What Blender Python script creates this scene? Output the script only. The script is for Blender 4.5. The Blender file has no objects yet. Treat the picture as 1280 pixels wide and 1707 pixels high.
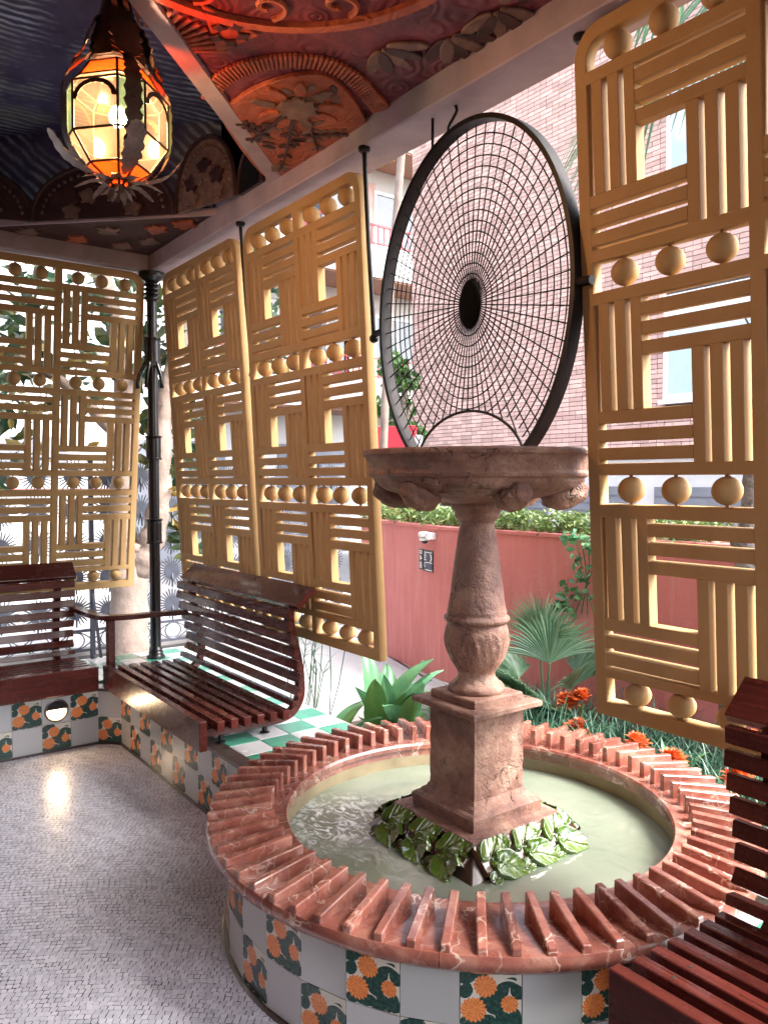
import bpy, bmesh, math, random
import numpy as np
from mathutils import Vector, Matrix
rnd = random.Random(7)
nrs = np.random.RandomState(11)
PI = math.pi
R = math.radians
sc = bpy.context.scene
C = sc.collection

# ------------------------------------------------------------------ camera
HEAD = R(53.4)
PITCH = math.atan(53.5 / 1321.0)
CAM = Vector((5.277, -1.967, 1.55))
cam_d = bpy.data.cameras.new('camera')
cam_d.sensor_fit = 'VERTICAL'
cam_d.sensor_height = 36.0
cam_d.lens = 1321.0 / 1707.0 * 36.0
cam_d.clip_start = 0.05
cam_d.clip_end = 300
cam = bpy.data.objects.new('camera', cam_d)
C.objects.link(cam)
cam.location = CAM
cam.rotation_euler = (PI / 2 - PITCH, 0, HEAD)
sc.camera = cam

# ------------------------------------------------------------------ light
SUN_EL, SUN_AZ = R(52), R(35)        # azimuth measured from +X towards +Y
world = bpy.data.worlds.new('World')
sc.world = world
world.use_nodes = True
wn = world.node_tree
for n in list(wn.nodes):
    wn.nodes.remove(n)
wo = wn.nodes.new('ShaderNodeOutputWorld')
wb = wn.nodes.new('ShaderNodeBackground')
wsky = wn.nodes.new('ShaderNodeTexSky')
wsky.sky_type = 'NISHITA'
wsky.sun_disc = False
wsky.sun_elevation = SUN_EL
wsky.sun_rotation = PI / 2 - SUN_AZ
wsky.air_density = 1.0
wsky.dust_density = 4.0
wsky.ozone_density = 1.0
whs = wn.nodes.new('ShaderNodeHueSaturation')
whs.inputs['Saturation'].default_value = 0.55     # thin overcast
wn.links.new(wsky.outputs[0], whs.inputs['Color'])
wn.links.new(whs.outputs[0], wb.inputs[0])
wb.inputs[1].default_value = 0.15
wn.links.new(wb.outputs[0], wo.inputs[0])
sun_d = bpy.data.lights.new('sun', 'SUN')
sun_d.energy = 0.7
sun_d.angle = R(18)
sun_d.color = (1.0, 0.96, 0.9)
sun = bpy.data.objects.new('sun', sun_d)
C.objects.link(sun)
sd = Vector((math.cos(SUN_EL) * math.cos(SUN_AZ), math.cos(SUN_EL) * math.sin(SUN_AZ), math.sin(SUN_EL)))
sun.rotation_euler = sd.to_track_quat('Z', 'Y').to_euler()
sun.location = sd * 30
sc.view_settings.view_transform = 'Standard'
sc.view_settings.look = 'None'
sc.view_settings.exposure = 3.08
sc.view_settings.gamma = 1.0
sc.view_settings.use_curve_mapping = False
sc.render.engine = 'CYCLES'
sc.cycles.max_bounces = 10
sc.cycles.diffuse_bounces = 5
sc.cycles.transparent_max_bounces = 16
sc.cycles.sample_clamp_indirect = 6.0
sc.cycles.caustics_reflective = False
sc.cycles.caustics_refractive = False
sc.cycles.use_denoising = True

# ------------------------------------------------------------------ node helpers
class NT:
    def __init__(s, name):
        s.m = bpy.data.materials.new(name)
        s.m.use_nodes = True
        s.t = s.m.node_tree
        for n in list(s.t.nodes):
            s.t.nodes.remove(n)
        s.out = s.t.nodes.new('ShaderNodeOutputMaterial')
    def n(s, typ, **kw):
        nd = s.t.nodes.new(typ)
        for k, v in kw.items():
            setattr(nd, k, v)
        return nd
    def l(s, a, b):
        s.t.links.new(a, b)
    def put(s, sock, v):
        if hasattr(v, 'links') or hasattr(v, 'is_linked'):
            s.l(v, sock)
        else:
            sock.default_value = v
    def math(s, op, a, b=None, c=None, clamp=False):
        nd = s.n('ShaderNodeMath', operation=op, use_clamp=clamp)
        s.put(nd.inputs[0], a)
        if b is not None: s.put(nd.inputs[1], b)
        if c is not None: s.put(nd.inputs[2], c)
        return nd.outputs[0]
    def ramp(s, fac, stops, interp='LINEAR'):
        nd = s.n('ShaderNodeValToRGB')
        nd.color_ramp.interpolation = interp
        el = nd.color_ramp.elements
        while len(el) < len(stops): el.new(0.5)
        for e, (p, c) in zip(el, stops):
            e.position = p
            e.color = (c[0], c[1], c[2], 1) if not isinstance(c, (int, float)) else (c, c, c, 1)
        s.put(nd.inputs[0], fac)
        return nd.outputs[0]
    def mix(s, fac, a, b, blend='MIX'):
        nd = s.n('ShaderNodeMix', data_type='RGBA', blend_type=blend)
        s.put(nd.inputs[0], fac)
        for i, v in ((6, a), (7, b)):
            if isinstance(v, tuple): nd.inputs[i].default_value = (v[0], v[1], v[2], 1)
            else: s.l(v, nd.inputs[i])
        return nd.outputs[2]
    def coord(s, which='Object', scale=None, loc=None, rot=None):
        tc = s.n('ShaderNodeTexCoord')
        o = tc.outputs[which]
        if scale or loc or rot:
            mp = s.n('ShaderNodeMapping')
            s.l(o, mp.inputs[0])
            if scale: mp.inputs['Scale'].default_value = scale
            if loc: mp.inputs['Location'].default_value = loc
            if rot: mp.inputs['Rotation'].default_value = rot
            o = mp.outputs[0]
        return o
    def noise(s, vec, scale=5, detail=4, rough=0.55, dist=0.0, out=0):
        nd = s.n('ShaderNodeTexNoise')
        s.l(vec, nd.inputs['Vector'])
        nd.inputs['Scale'].default_value = scale
        nd.inputs['Detail'].default_value = detail
        nd.inputs['Roughness'].default_value = rough
        nd.inputs['Distortion'].default_value = dist
        return nd.outputs[out]
    def vor(s, vec, scale=5, feature='F1', out='Distance', rand=1.0):
        nd = s.n('ShaderNodeTexVoronoi', feature=feature)
        s.l(vec, nd.inputs['Vector'])
        nd.inputs['Scale'].default_value = scale
        nd.inputs['Randomness'].default_value = rand
        return nd.outputs[out]
    def bump(s, h, strength=0.3, dist=0.01, normal=None):
        nd = s.n('ShaderNodeBump')
        s.l(h, nd.inputs['Height'])
        nd.inputs['Strength'].default_value = strength
        nd.inputs['Distance'].default_value = dist
        if normal is not None: s.l(normal, nd.inputs['Normal'])
        return nd.outputs[0]
    def bsdf(s, col, rough=0.5, metal=0.0, coat=0.0, normal=None, spec=0.5, coat_rough=0.1, **kw):
        b = s.n('ShaderNodeBsdfPrincipled')
        if isinstance(col, tuple): b.inputs['Base Color'].default_value = (col[0], col[1], col[2], 1)
        else: s.l(col, b.inputs['Base Color'])
        s.put(b.inputs['Roughness'], rough)
        b.inputs['Metallic'].default_value = metal
        b.inputs['Coat Weight'].default_value = coat
        b.inputs['Coat Roughness'].default_value = coat_rough
        b.inputs['Specular IOR Level'].default_value = spec
        if normal is not None: s.l(normal, b.inputs['Normal'])
        for k, v in kw.items():
            s.put(b.inputs[k.replace('_', ' ')], v)
        s.l(b.outputs[0], s.out.inputs[0])
        return b

def simple(name, col, rough=0.5, metal=0.0, coat=0.0, var=0.18, scale=6.0, bump=0.0, bscale=60.0, spec=0.5, island=0.0, coord='Object'):
    m = NT(name)
    v = m.coord(coord)
    f = m.noise(v, scale, 5, 0.6)
    lo = tuple(c * (1 - var) for c in col)
    hi = tuple(min(1, c * (1 + var)) for c in col)
    c = m.ramp(f, [(0.3, lo), (0.7, hi)])
    if island:
        g = m.n('ShaderNodeNewGeometry')
        k = m.ramp(g.outputs['Random Per Island'], [(0, 1 - island), (1, 1 + island)])
        c = m.mix(1.0, c, k, 'MULTIPLY')
    nrm = None
    if bump:
        nrm = m.bump(m.noise(v, bscale, 6, 0.6), bump, 0.01)
    m.bsdf(c, rough, metal, coat, nrm, spec)
    return m.m

M = {}
# lattice paint: ochre gloss paint with slight brush unevenness
def _lat():
    m = NT('ochre_paint')
    v = m.coord('Object')
    f = m.noise(v, 3.0, 5, 0.6)
    c = m.ramp(f, [(0.3, (0.41, 0.255, 0.115)), (0.7, (0.48, 0.315, 0.150))])
    d = m.ramp(m.noise(v, 38, 6, 0.7), [(0.62, 0), (0.72, 1)])
    c = m.mix(m.math('MULTIPLY', d, 0.30), c, (0.30, 0.16, 0.06))
    gr = m.ramp(m.noise(m.coord('Object', scale=(5, 5, 1.2)), 4, 6, 0.7), [(0.52, 0), (0.8, 1)])
    c = m.mix(m.math('MULTIPLY', gr, 0.35), c, (0.36, 0.20, 0.08))
    m.bsdf(c, 0.6, normal=m.bump(m.noise(m.coord('Object', scale=(8, 8, 60)), 9, 4, 0.6), 0.12, 0.004), spec=0.16)
    return m.m
M['lattice'] = _lat()
M['black_iron'] = simple('black_iron', (0.012, 0.012, 0.014), 0.32, 0.4, 0.2, 0.3, 20, 0.15, 90)
M['web_iron'] = simple('web_iron', (0.010, 0.007, 0.007), 0.5, 0.5, 0.0, 0.4, 20, 0.15, 90)
M['fence_iron'] = simple('fence_iron', (0.055, 0.062, 0.085), 0.45, 0.3, 0.0, 0.25, 12, 0.1, 60)
M['dark_edge'] = simple('dark_edge', (0.045, 0.028, 0.022), 0.3, 0, 0.3, 0.4, 14, 0.15, 60)
def _wood():
    m = NT('varnished_wood')
    oi = m.n('ShaderNodeObjectInfo')
    tc = m.coord('Object')
    mp = m.n('ShaderNodeMapping')
    m.l(tc, mp.inputs[0])
    mp.inputs['Scale'].default_value = (1.5, 40, 40)
    cmb = m.n('ShaderNodeCombineXYZ')
    m.put(cmb.inputs[0], m.math('MULTIPLY', oi.outputs['Random'], 37.0))
    m.l(cmb.outputs[0], mp.inputs['Location'])
    g = m.noise(mp.outputs[0], 2.0, 6, 0.6, 0.6)
    c = m.ramp(g, [(0.25, (0.036, 0.008, 0.007)), (0.55, (0.085, 0.017, 0.013)), (0.8, (0.145, 0.030, 0.020))])
    k = m.ramp(oi.outputs['Random'], [(0, 0.75), (1, 1.25)])
    c = m.mix(1.0, c, k, 'MULTIPLY')
    w = m.ramp(m.noise(tc, 9, 5, 0.65), [(0.35, 0.24), (0.7, 0.30)])
    m.bsdf(c, w, coat=0.28, coat_rough=0.06, normal=m.bump(g, 0.03, 0.003), spec=0.25)
    return m.m
M['wood'] = _wood()
def _marble():
    m = NT('red_marble')
    oi = m.n('ShaderNodeObjectInfo')
    tc = m.coord('Object')
    mp = m.n('ShaderNodeMapping')
    m.l(tc, mp.inputs[0])
    cmb = m.n('ShaderNodeCombineXYZ')
    m.put(cmb.inputs[0], m.math('MULTIPLY', oi.outputs['Random'], 23.0))
    m.put(cmb.inputs[1], m.math('MULTIPLY', oi.outputs['Random'], 11.0))
    m.l(cmb.outputs[0], mp.inputs['Location'])
    v = mp.outputs[0]
    n1 = m.noise(v, 7, 6, 0.62, 0.8)
    c = m.ramp(n1, [(0.25, (0.13, 0.036, 0.028)), (0.5, (0.275, 0.092, 0.066)), (0.72, (0.44, 0.215, 0.155))])
    vn = m.n('ShaderNodeVectorMath', operation='MULTIPLY_ADD')
    m.l(m.noise(v, 4, 4, 0.6, 0.0, 1), vn.inputs[0])
    vn.inputs[1].default_value = (0.35, 0.35, 0.35)
    m.l(v, vn.inputs[2])
    e = m.vor(vn.outputs[0], 8, 'DISTANCE_TO_EDGE')
    vein = m.math('MULTIPLY', m.ramp(e, [(0.0, 1.0), (0.035, 0.0)]), m.ramp(m.noise(v, 5, 3), [(0.45, 0), (0.6, 1)]))
    c = m.mix(m.math('MULTIPLY', vein, 0.85), c, (0.70, 0.56, 0.46))
    k = m.ramp(oi.outputs['Random'], [(0, 0.68), (1, 1.22)])
    c = m.mix(1.0, c, k, 'MULTIPLY')
    lime = m.ramp(m.noise(v, 16, 6, 0.7), [(0.55, 0), (0.75, 1)])
    c = m.mix(m.math('MULTIPLY', lime, 0.22), c, (0.6, 0.47, 0.42))
    rg = m.ramp(m.noise(v, 13, 5, 0.6), [(0.35, 0.12), (0.65, 0.36)])
    m.bsdf(c, rg, coat=0.5, coat_rough=0.10, normal=m.bump(m.noise(v, 55, 6, 0.65), 0.12, 0.006))
    return m.m
M['marble'] = _marble()
def _stone():
    m = NT('weathered_stone')
    v = m.coord('Object')
    n1 = m.noise(v, 4, 6, 0.65, 0.5)
    c = m.ramp(n1, [(0.32, (0.090, 0.038, 0.034)), (0.5, (0.25, 0.13, 0.092)), (0.66, (0.45, 0.295, 0.215))])
    sp = m.ramp(m.noise(v, 22, 7, 0.78), [(0.54, 0), (0.66, 1)])
    c = m.mix(m.math('MULTIPLY', sp, 0.75), c, (0.075, 0.042, 0.038))
    vn = m.n('ShaderNodeVectorMath', operation='MULTIPLY_ADD')
    m.l(m.noise(v, 6, 4, 0.6, 0.0, 1), vn.inputs[0])
    vn.inputs[1].default_value = (0.5, 0.5, 0.5)
    m.l(v, vn.inputs[2])
    e = m.vor(vn.outputs[0], 5.5, 'DISTANCE_TO_EDGE')
    crack = m.math('MULTIPLY', m.ramp(e, [(0.0, 1.0), (0.028, 0.0)]), m.ramp(m.noise(v, 5, 3), [(0.53, 0), (0.60, 1)]))
    c = m.mix(m.math('MULTIPLY', crack, 0.8), c, (0.05, 0.03, 0.028))
    lime = m.ramp(m.noise(v, 11, 6, 0.7), [(0.6, 0), (0.78, 1)])
    c = m.mix(m.math('MULTIPLY', lime, 0.4), c, (0.52, 0.40, 0.34))
    h = m.math('SUBTRACT', m.math('MULTIPLY', m.noise(v, 30, 8, 0.7), 0.7), m.math('MULTIPLY', crack, 0.6))
    rg = m.ramp(m.noise(v, 8, 5), [(0.35, 0.28), (0.65, 0.6)])
    m.bsdf(c, rg, normal=m.bump(h, 0.8, 0.028))
    return m.m
M['stone'] = _stone()
M['basin'] = simple('basin_render', (0.23, 0.185, 0.11), 0.6, 0, 0, 0.3, 5, 0.2, 40)
def _water():
    m = NT('fountain_water')
    v = m.coord('Object')
    b1 = m.noise(v, 9, 3, 0.5, 1.2)
    spl = m.n('ShaderNodeVectorMath', operation='DISTANCE')
    m.l(v, spl.inputs[0])
    spl.inputs[1].default_value = (-0.36, -0.36, 0.268)
    near = m.ramp(spl.outputs['Value'], [(0.07, 1.0), (0.30, 0.0)])
    f = m.noise(m.coord('Object', scale=(1, 1.7, 1), rot=(0, 0, 0.7)), 11, 8, 0.62, 2.6)
    foam = m.math('MULTIPLY', near, m.ramp(f, [(0.47, 0), (0.60, 1)]))
    c = m.ramp(m.noise(v, 3, 4), [(0.3, (0.125, 0.15, 0.11)), (0.7, (0.185, 0.21, 0.16))])
    c = m.mix(m.math('MULTIPLY', foam, 0.85), c, (0.82, 0.85, 0.84))
    h = m.math('ADD', m.math('MULTIPLY', b1, 0.45), m.math('MULTIPLY', m.math('MULTIPLY', near, f), 0.9))
    m.bsdf(c, m.math('ADD', m.math('MULTIPLY', foam, 0.3), 0.05), normal=m.bump(h, 0.35, 0.02), spec=0.6)
    return m.m
M['water'] = _water()
def _glaze():
    m = NT('green_glaze')
    v = m.coord('Object')
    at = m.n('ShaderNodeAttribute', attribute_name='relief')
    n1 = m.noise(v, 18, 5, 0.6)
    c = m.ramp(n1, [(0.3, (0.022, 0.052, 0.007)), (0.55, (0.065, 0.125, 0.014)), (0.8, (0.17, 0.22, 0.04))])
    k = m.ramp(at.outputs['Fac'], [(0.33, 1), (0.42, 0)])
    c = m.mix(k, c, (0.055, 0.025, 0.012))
    m.bsdf(c, 0.16, coat=0.7, coat_rough=0.06, normal=m.bump(m.noise(v, 40, 4), 0.06, 0.004))
    return m.m
M['glaze'] = _glaze()
# floor
def _tess():
    m = NT('grey_tesserae')
    g = m.n('ShaderNodeNewGeometry')
    oi = m.n('ShaderNodeObjectInfo')
    v = m.coord('Object')
    r = m.math('FRACT', m.math('ADD', g.outputs['Random Per Island'], oi.outputs['Random']))
    c = m.ramp(r, [(0.0, (0.52, 0.525, 0.60)), (0.5, (0.62, 0.625, 0.70)), (1.0, (0.72, 0.72, 0.79))])
    big = m.ramp(m.noise(m.n('ShaderNodeNewGeometry').outputs['Position'], 1.3, 4, 0.6), [(0.3, 0.8), (0.7, 1.12)])
    c = m.mix(1.0, c, big, 'MULTIPLY')
    m.bsdf(c, m.ramp(m.noise(g.outputs['Position'], 30, 4), [(0.3, 0.24), (0.7, 0.38)]), normal=m.bump(m.noise(g.outputs['Position'], 160, 4), 0.10, 0.003), coat=0.25, coat_rough=0.25)
    return m.m
M['tessera'] = _tess()
M['grout'] = simple('dark_grout', (0.06, 0.058, 0.066), 0.85, 0, 0, 0.3, 14, 0.3, 120)
M['plain_tile'] = simple('white_glazed_tile', (0.44, 0.455, 0.475), 0.22, 0, 0.2, 0.06, 9, 0.03, 20)
M['cream_tile'] = simple('cream_glazed_tile', (0.72, 0.68, 0.55), 0.2, 0, 0.2, 0.07, 9, 0.03, 20)
M['green_tile'] = simple('green_glazed_tile', (0.055, 0.25, 0.17), 0.16, 0, 0.4, 0.15, 9, 0.03, 20)
def _ptile(name, col):
    m = NT(name)
    oi = m.n('ShaderNodeObjectInfo')
    v = m.coord('Object')
    k = m.ramp(oi.outputs['Random'], [(0, (col[0] * .86, col[1] * .86, col[2] * .82)), (0.5, col), (1, (col[0] * 1.10, col[1] * 1.09, col[2] * 1.08))])
    st = m.ramp(m.noise(v, 7, 6, 0.65), [(0.5, 0), (0.8, 1)])
    c = m.mix(m.math('MULTIPLY', st, 0.30), k, (col[0] * .72, col[1] * .70, col[2] * .62))
    m.bsdf(c, m.ramp(m.noise(v, 12, 4), [(0.3, 0.12), (0.7, 0.30)]), coat=0.3, normal=m.bump(m.noise(v, 9, 3), 0.12, 0.004))
    return m.m
M['plain_tile'] = _ptile('white_glazed_tile', (0.44, 0.455, 0.475))
M['mortar'] = simple('tile_mortar', (0.30, 0.27, 0.24), 0.85, 0, 0, 0.2, 20, 0.2, 80)

def flower_tile():
    m = NT('marigold_tile')
    tc = m.n('ShaderNodeTexCoord')
    uv = tc.outputs['UV']
    sp = m.n('ShaderNodeSeparateXYZ')
    m.l(uv, sp.inputs[0])
    wob = m.n('ShaderNodeTexNoise')
    m.l(uv, wob.inputs['Vector'])
    wob.inputs['Scale'].default_value = 7
    wob.inputs['Detail'].default_value = 3
    wf = m.math('MULTIPLY', m.math('SUBTRACT', wob.outputs[0], 0.5), 0.9)
    U, V = sp.outputs[0], sp.outputs[1]
    def ell(cx, cy, a, b, ang):
        dx = m.math('SUBTRACT', U, cx); dy = m.math('SUBTRACT', V, cy)
        ca, sa = math.cos(ang), math.sin(ang)
        x = m.math('ADD', m.math('MULTIPLY', dx, ca / a), m.math('MULTIPLY', dy, sa / a))
        y = m.math('ADD', m.math('MULTIPLY', dx, -sa / b), m.math('MULTIPLY', dy, ca / b))
        r2 = m.math('ADD', m.math('MULTIPLY', x, x), m.math('MULTIPLY', y, y))
        return m.math('SUBTRACT', 1.0, r2)
    leaves = None
    for cx, cy, a, b, ang in ((.12, .86, .17, .12, .5), (.30, .93, .16, .10, -.3), (.10, .62, .14, .11, 1.2), (.62, .60, .20, .15, .9),
                              (.55, .36, .17, .13, -.5), (.40, .12, .20, .11, .2), (.72, .16, .18, .12, -.7), (.93, .64, .12, .15, .2),
                              (.78, .78, .16, .08, .5), (.90, .18, .11, .17, .1), (.62, .05, .14, .09, 0), (.14, .12, .15, .11, .6), (.45, .50, .15, .12, .2)):
        e = ell(cx, cy, a, b, ang)
        leaves = e if leaves is None else m.math('MAXIMUM', leaves, e)
    lm = m.math('GREATER_THAN', m.math('ADD', leaves, wf), 0.05)
    wv = m.n('ShaderNodeTexNoise')
    m.l(uv, wv.inputs['Vector'])
    wv.inputs['Scale'].default_value = 16
    leafc = m.ramp(wv.outputs[0], [(0.3, (0.010, 0.035, 0.032)), (0.55, (0.018, 0.062, 0.055)), (0.75, (0.045, 0.11, 0.085))])
    c = m.mix(lm, (0.62, 0.60, 0.54), leafc)
    # pale stems sweeping across the leaves, upper right
    st = m.math('ABSOLUTE', m.math('SUBTRACT', V, m.math('ADD', 0.70, m.math('MULTIPLY', m.math('SINE', m.math('MULTIPLY', U, 6.0)), -0.13))))
    stm = m.math('MULTIPLY', m.math('LESS_THAN', st, 0.018), m.math('GREATER_THAN', U, 0.55))
    c = m.mix(stm, c, (0.62, 0.60, 0.54))
    for cx, cy, rr, k in ((.41, .71, .185, 15), (.22, .30, .205, 17), (.80, .42, .140, 13)):
        dx = m.math('SUBTRACT', U, cx); dy = m.math('SUBTRACT', V, cy)
        r_ = m.math('SQRT', m.math('ADD', m.math('MULTIPLY', dx, dx), m.math('MULTIPLY', dy, dy)))
        th = m.math('ARCTAN2', dy, dx)
        s1 = m.math('SINE', m.math('MULTIPLY', th, float(k)))
        edge = m.math('MULTIPLY_ADD', s1, 0.07 * rr, rr)
        mask = m.math('LESS_THAN', m.math('ADD', r_, m.math('MULTIPLY', wf, 0.04)), edge)
        pet = m.math('SINE', m.math('ADD', m.math('MULTIPLY', th, float(k)), m.math('MULTIPLY', r_, 120.0)))
        rings = m.math('SINE', m.math('MULTIPLY', r_, 2 * PI / (rr * 0.34)))
        pr = m.math('MULTIPLY_ADD', m.math('MULTIPLY', pet, rings), 0.5, 0.5)
        pc = m.ramp(m.math('MULTIPLY_ADD', wv.outputs[0], 0.5, m.math('MULTIPLY', pr, 0.5)),
                    [(0.25, (0.40, 0.09, 0.03)), (0.45, (0.72, 0.22, 0.06)), (0.8, (0.82, 0.34, 0.12))])
        c = m.mix(mask, c, pc)
    oi = m.n('ShaderNodeObjectInfo')
    c = m.mix(1.0, c, m.ramp(oi.outputs['Random'], [(0, (0.80, 0.80, 0.78)), (1, (1.12, 1.10, 1.08))]), 'MULTIPLY')
    wear = m.ramp(m.noise(m.coord('Object'), 40, 5, 0.7), [(0.62, 0), (0.74, 1)])
    c = m.mix(m.math('MULTIPLY', wear, 0.4), c, (0.6, 0.57, 0.5))
    m.bsdf(c, 0.25, coat=0.2, normal=m.bump(lm, 0.05, 0.002))
    return m.m
M['flower_tile'] = flower_tile()
# ceiling
M['beam'] = simple('lilac_grey_beam', (0.42, 0.345, 0.40), 0.55, 0, 0, 0.2, 5, 0.15, 60)
def _ceil(name, cols, rough=0.7, sc_=5, bumpk=0.5, emboss=0.0):
    m = NT(name)
    v = m.coord('Object')
    n1 = m.noise(v, sc_, 7, 0.68, 0.6)
    c = m.ramp(n1, [(0.3, cols[0]), (0.52, cols[1]), (0.72, cols[2])])
    p = m.ramp(m.noise(v, 34, 6, 0.75), [(0.5, 0), (0.75, 1)])
    c = m.mix(m.math('MULTIPLY', p, 0.45), c, tuple(x * 0.35 for x in cols[0]))
    nb = m.bump(m.noise(v, 42, 8, 0.7), bumpk, 0.01)
    if emboss:
        e1 = m.vor(v, 9, 'SMOOTH_F1'); e2 = m.math('SINE', m.math('MULTIPLY', e1, 38.0))
        nb = m.bump(m.math('MULTIPLY', e2, m.ramp(m.noise(v, 4, 3), [(0.42, 0), (0.55, 1)])), emboss, 0.012, nb)
    m.bsdf(c, rough, normal=nb)
    return m.m
M['ceil_field'] = _ceil('maroon_pressed_board', ((0.070, 0.013, 0.030), (0.17, 0.034, 0.058), (0.26, 0.070, 0.085)), 0.42, 5, 0.5, 0.35)
M['ceil_relief'] = _ceil('terracotta_relief', ((0.24, 0.055, 0.035), (0.44, 0.11, 0.055), (0.56, 0.18, 0.09)), 0.5, 8, 0.6, 0.25)
M['ceil_dark'] = _ceil('plum_relief', ((0.018, 0.006, 0.009), (0.050, 0.016, 0.019), (0.095, 0.036, 0.034)), 0.5, 9)
M['ceil_flower'] = _ceil('faded_flower_relief', ((0.10, 0.06, 0.05), (0.19, 0.11, 0.09), (0.30, 0.19, 0.15)), 0.55, 10)
def _palmpaint():
    m = NT('painted_palm_sky')
    v = m.coord('Object')
    w = m.n('ShaderNodeTexWave', wave_type='BANDS', bands_direction='DIAGONAL')
    m.l(m.coord('Object', rot=(0, 0, 0.9)), w.inputs['Vector'])
    w.inputs['Scale'].default_value = 9
    w.inputs['Distortion'].default_value = 5
    w.inputs['Detail'].default_value = 3
    w.inputs['Detail Scale'].default_value = 0.7
    mask = m.ramp(m.noise(v, 2.6, 4, 0.6), [(0.42, 0), (0.62, 1)])
    lf = m.ramp(w.outputs['Fac'], [(0.3, (0.020, 0.030, 0.11)), (0.6, (0.14, 0.21, 0.46)), (0.9, (0.42, 0.52, 0.70))])
    g = m.ramp(m.noise(v, 1.5, 3), [(0.45, 0), (0.65, 1)])
    lf = m.mix(m.math('MULTIPLY', g, 0.6), lf, (0.20, 0.22, 0.14))
    bg = m.ramp(m.noise(v, 6, 5), [(0.3, (0.022, 0.022, 0.08)), (0.7, (0.08, 0.08, 0.20))])
    c = m.mix(mask, bg, lf)
    m.bsdf(c, 0.6, normal=m.bump(m.noise(v, 60, 6), 0.2, 0.006))
    return m.m
M['palmpaint'] = _palmpaint()
M['plaster'] = simple('russet_plaster', (0.24, 0.115, 0.070), 0.8, 0, 0, 0.08, 3, 0.15, 40)
# outside
def _redwall():
    m = NT('red_stucco')
    v = m.coord('Object')
    n1 = m.noise(v, 1.6, 6, 0.6)
    c = m.ramp(n1, [(0.3, (0.50, 0.155, 0.145)), (0.7, (0.60, 0.21, 0.195))])
    st = m.noise(m.coord('Object', scale=(6, 6, 0.5)), 3, 5, 0.65)
    c = m.mix(m.math('MULTIPLY', m.ramp(st, [(0.5, 0), (0.75, 1)]), 0.5), c, (0.64, 0.32, 0.30))
    dk = m.ramp(m.noise(m.coord('Object', scale=(3, 3, 0.35)), 4, 5, 0.7), [(0.55, 0), (0.75, 1)])
    c = m.mix(m.math('MULTIPLY', dk, 0.30), c, (0.26, 0.075, 0.07))
    pk = m.ramp(m.noise(v, 9, 7, 0.75), [(0.66, 0), (0.74, 1)])
    c = m.mix(m.math('MULTIPLY', pk, 0.35), c, (0.6, 0.42, 0.38))
    m.bsdf(c, 0.85, normal=m.bump(m.noise(v, 45, 7, 0.7), 0.25, 0.01))
    return m.m
M['redwall'] = _redwall()
M['path'] = simple('pale_concrete', (0.42, 0.415, 0.42), 0.8, 0, 0, 0.08, 2, 0.15, 60)
M['soil'] = simple('dark_soil', (0.06, 0.045, 0.032), 0.95, 0, 0, 0.4, 8, 0.6, 30)
M['street'] = simple('grey_asphalt', (0.16, 0.16, 0.165), 0.9, 0, 0, 0.1, 3, 0.2, 60)
M['brick'] = simple('pink_brick', (0.58, 0.385, 0.335), 0.85, 0, 0, 0.12, 4, 0.25, 60, island=0.22)
def _brick1():
    m = NT('single_pink_brick')
    oi = m.n('ShaderNodeObjectInfo')
    v = m.n('ShaderNodeNewGeometry').outputs['Position']
    c = m.ramp(oi.outputs['Random'], [(0, (0.48, 0.30, 0.26)), (0.5, (0.59, 0.39, 0.34)), (1, (0.68, 0.47, 0.41))])
    c = m.mix(0.35, c, m.ramp(m.noise(v, 4, 5), [(0.3, (0.5, 0.32, 0.28)), (0.7, (0.64, 0.43, 0.37))]))
    m.bsdf(c, 0.85, normal=m.bump(m.noise(v, 60, 6), 0.25, 0.01))
    return m.m
M['brick1'] = _brick1()
M['mortar_dark'] = simple('brick_mortar', (0.075, 0.062, 0.06), 0.9, 0, 0, 0.15, 10, 0.2, 60)
M['white'] = simple('white_render', (0.62, 0.62, 0.61), 0.7, 0, 0, 0.05, 2, 0.05, 40)
M['white_frame'] = simple('white_window_frame', (0.78, 0.78, 0.78), 0.35, 0, 0, 0.04, 4)
M['rail_red'] = simple('red_railing', (0.42, 0.07, 0.08), 0.5, 0, 0, 0.1, 6)
M['bright_red'] = simple('bright_red_paint', (0.62, 0.03, 0.05), 0.45, 0, 0, 0.06, 3)
M['soffit'] = simple('brown_soffit', (0.22, 0.10, 0.06), 0.7, 0, 0, 0.15, 8)
M['shutter'] = simple('grey_shutter', (0.20, 0.215, 0.25), 0.55, 0.2, 0, 0.1, 6)
M['window_glass'] = simple('window_glass', (0.42, 0.55, 0.60), 0.06, 0, 0.5, 0.1, 2)
M['dark_glass'] = simple('dark_window_glass', (0.07, 0.09, 0.11), 0.06, 0, 0.5, 0.2, 2)
def _leaf(name, lo, mid, hi, rough=0.35, trans=0.25):
    m = NT(name)
    g = m.n('ShaderNodeNewGeometry')
    c = m.ramp(g.outputs['Random Per Island'], [(0.1, lo), (0.55, mid), (0.95, hi)])
    c = m.mix(0.25, c, m.ramp(m.noise(g.outputs['Position'], 14, 4), [(0.35, lo), (0.7, hi)]))
    b = m.bsdf(c, rough)
    tl = m.n('ShaderNodeBsdfTranslucent')
    m.l(c, tl.inputs[0])
    mx = m.n('ShaderNodeMixShader')
    mx.inputs[0].default_value = trans
    m.l(b.outputs[0], mx.inputs[1]); m.l(tl.outputs[0], mx.inputs[2])
    m.l(mx.outputs[0], m.out.inputs[0])
    return m.m
M['leaf_magnolia'] = _leaf('glossy_dark_leaf', (0.012, 0.045, 0.028), (0.030, 0.085, 0.045), (0.13, 0.13, 0.035), 0.22, 0.45)
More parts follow.
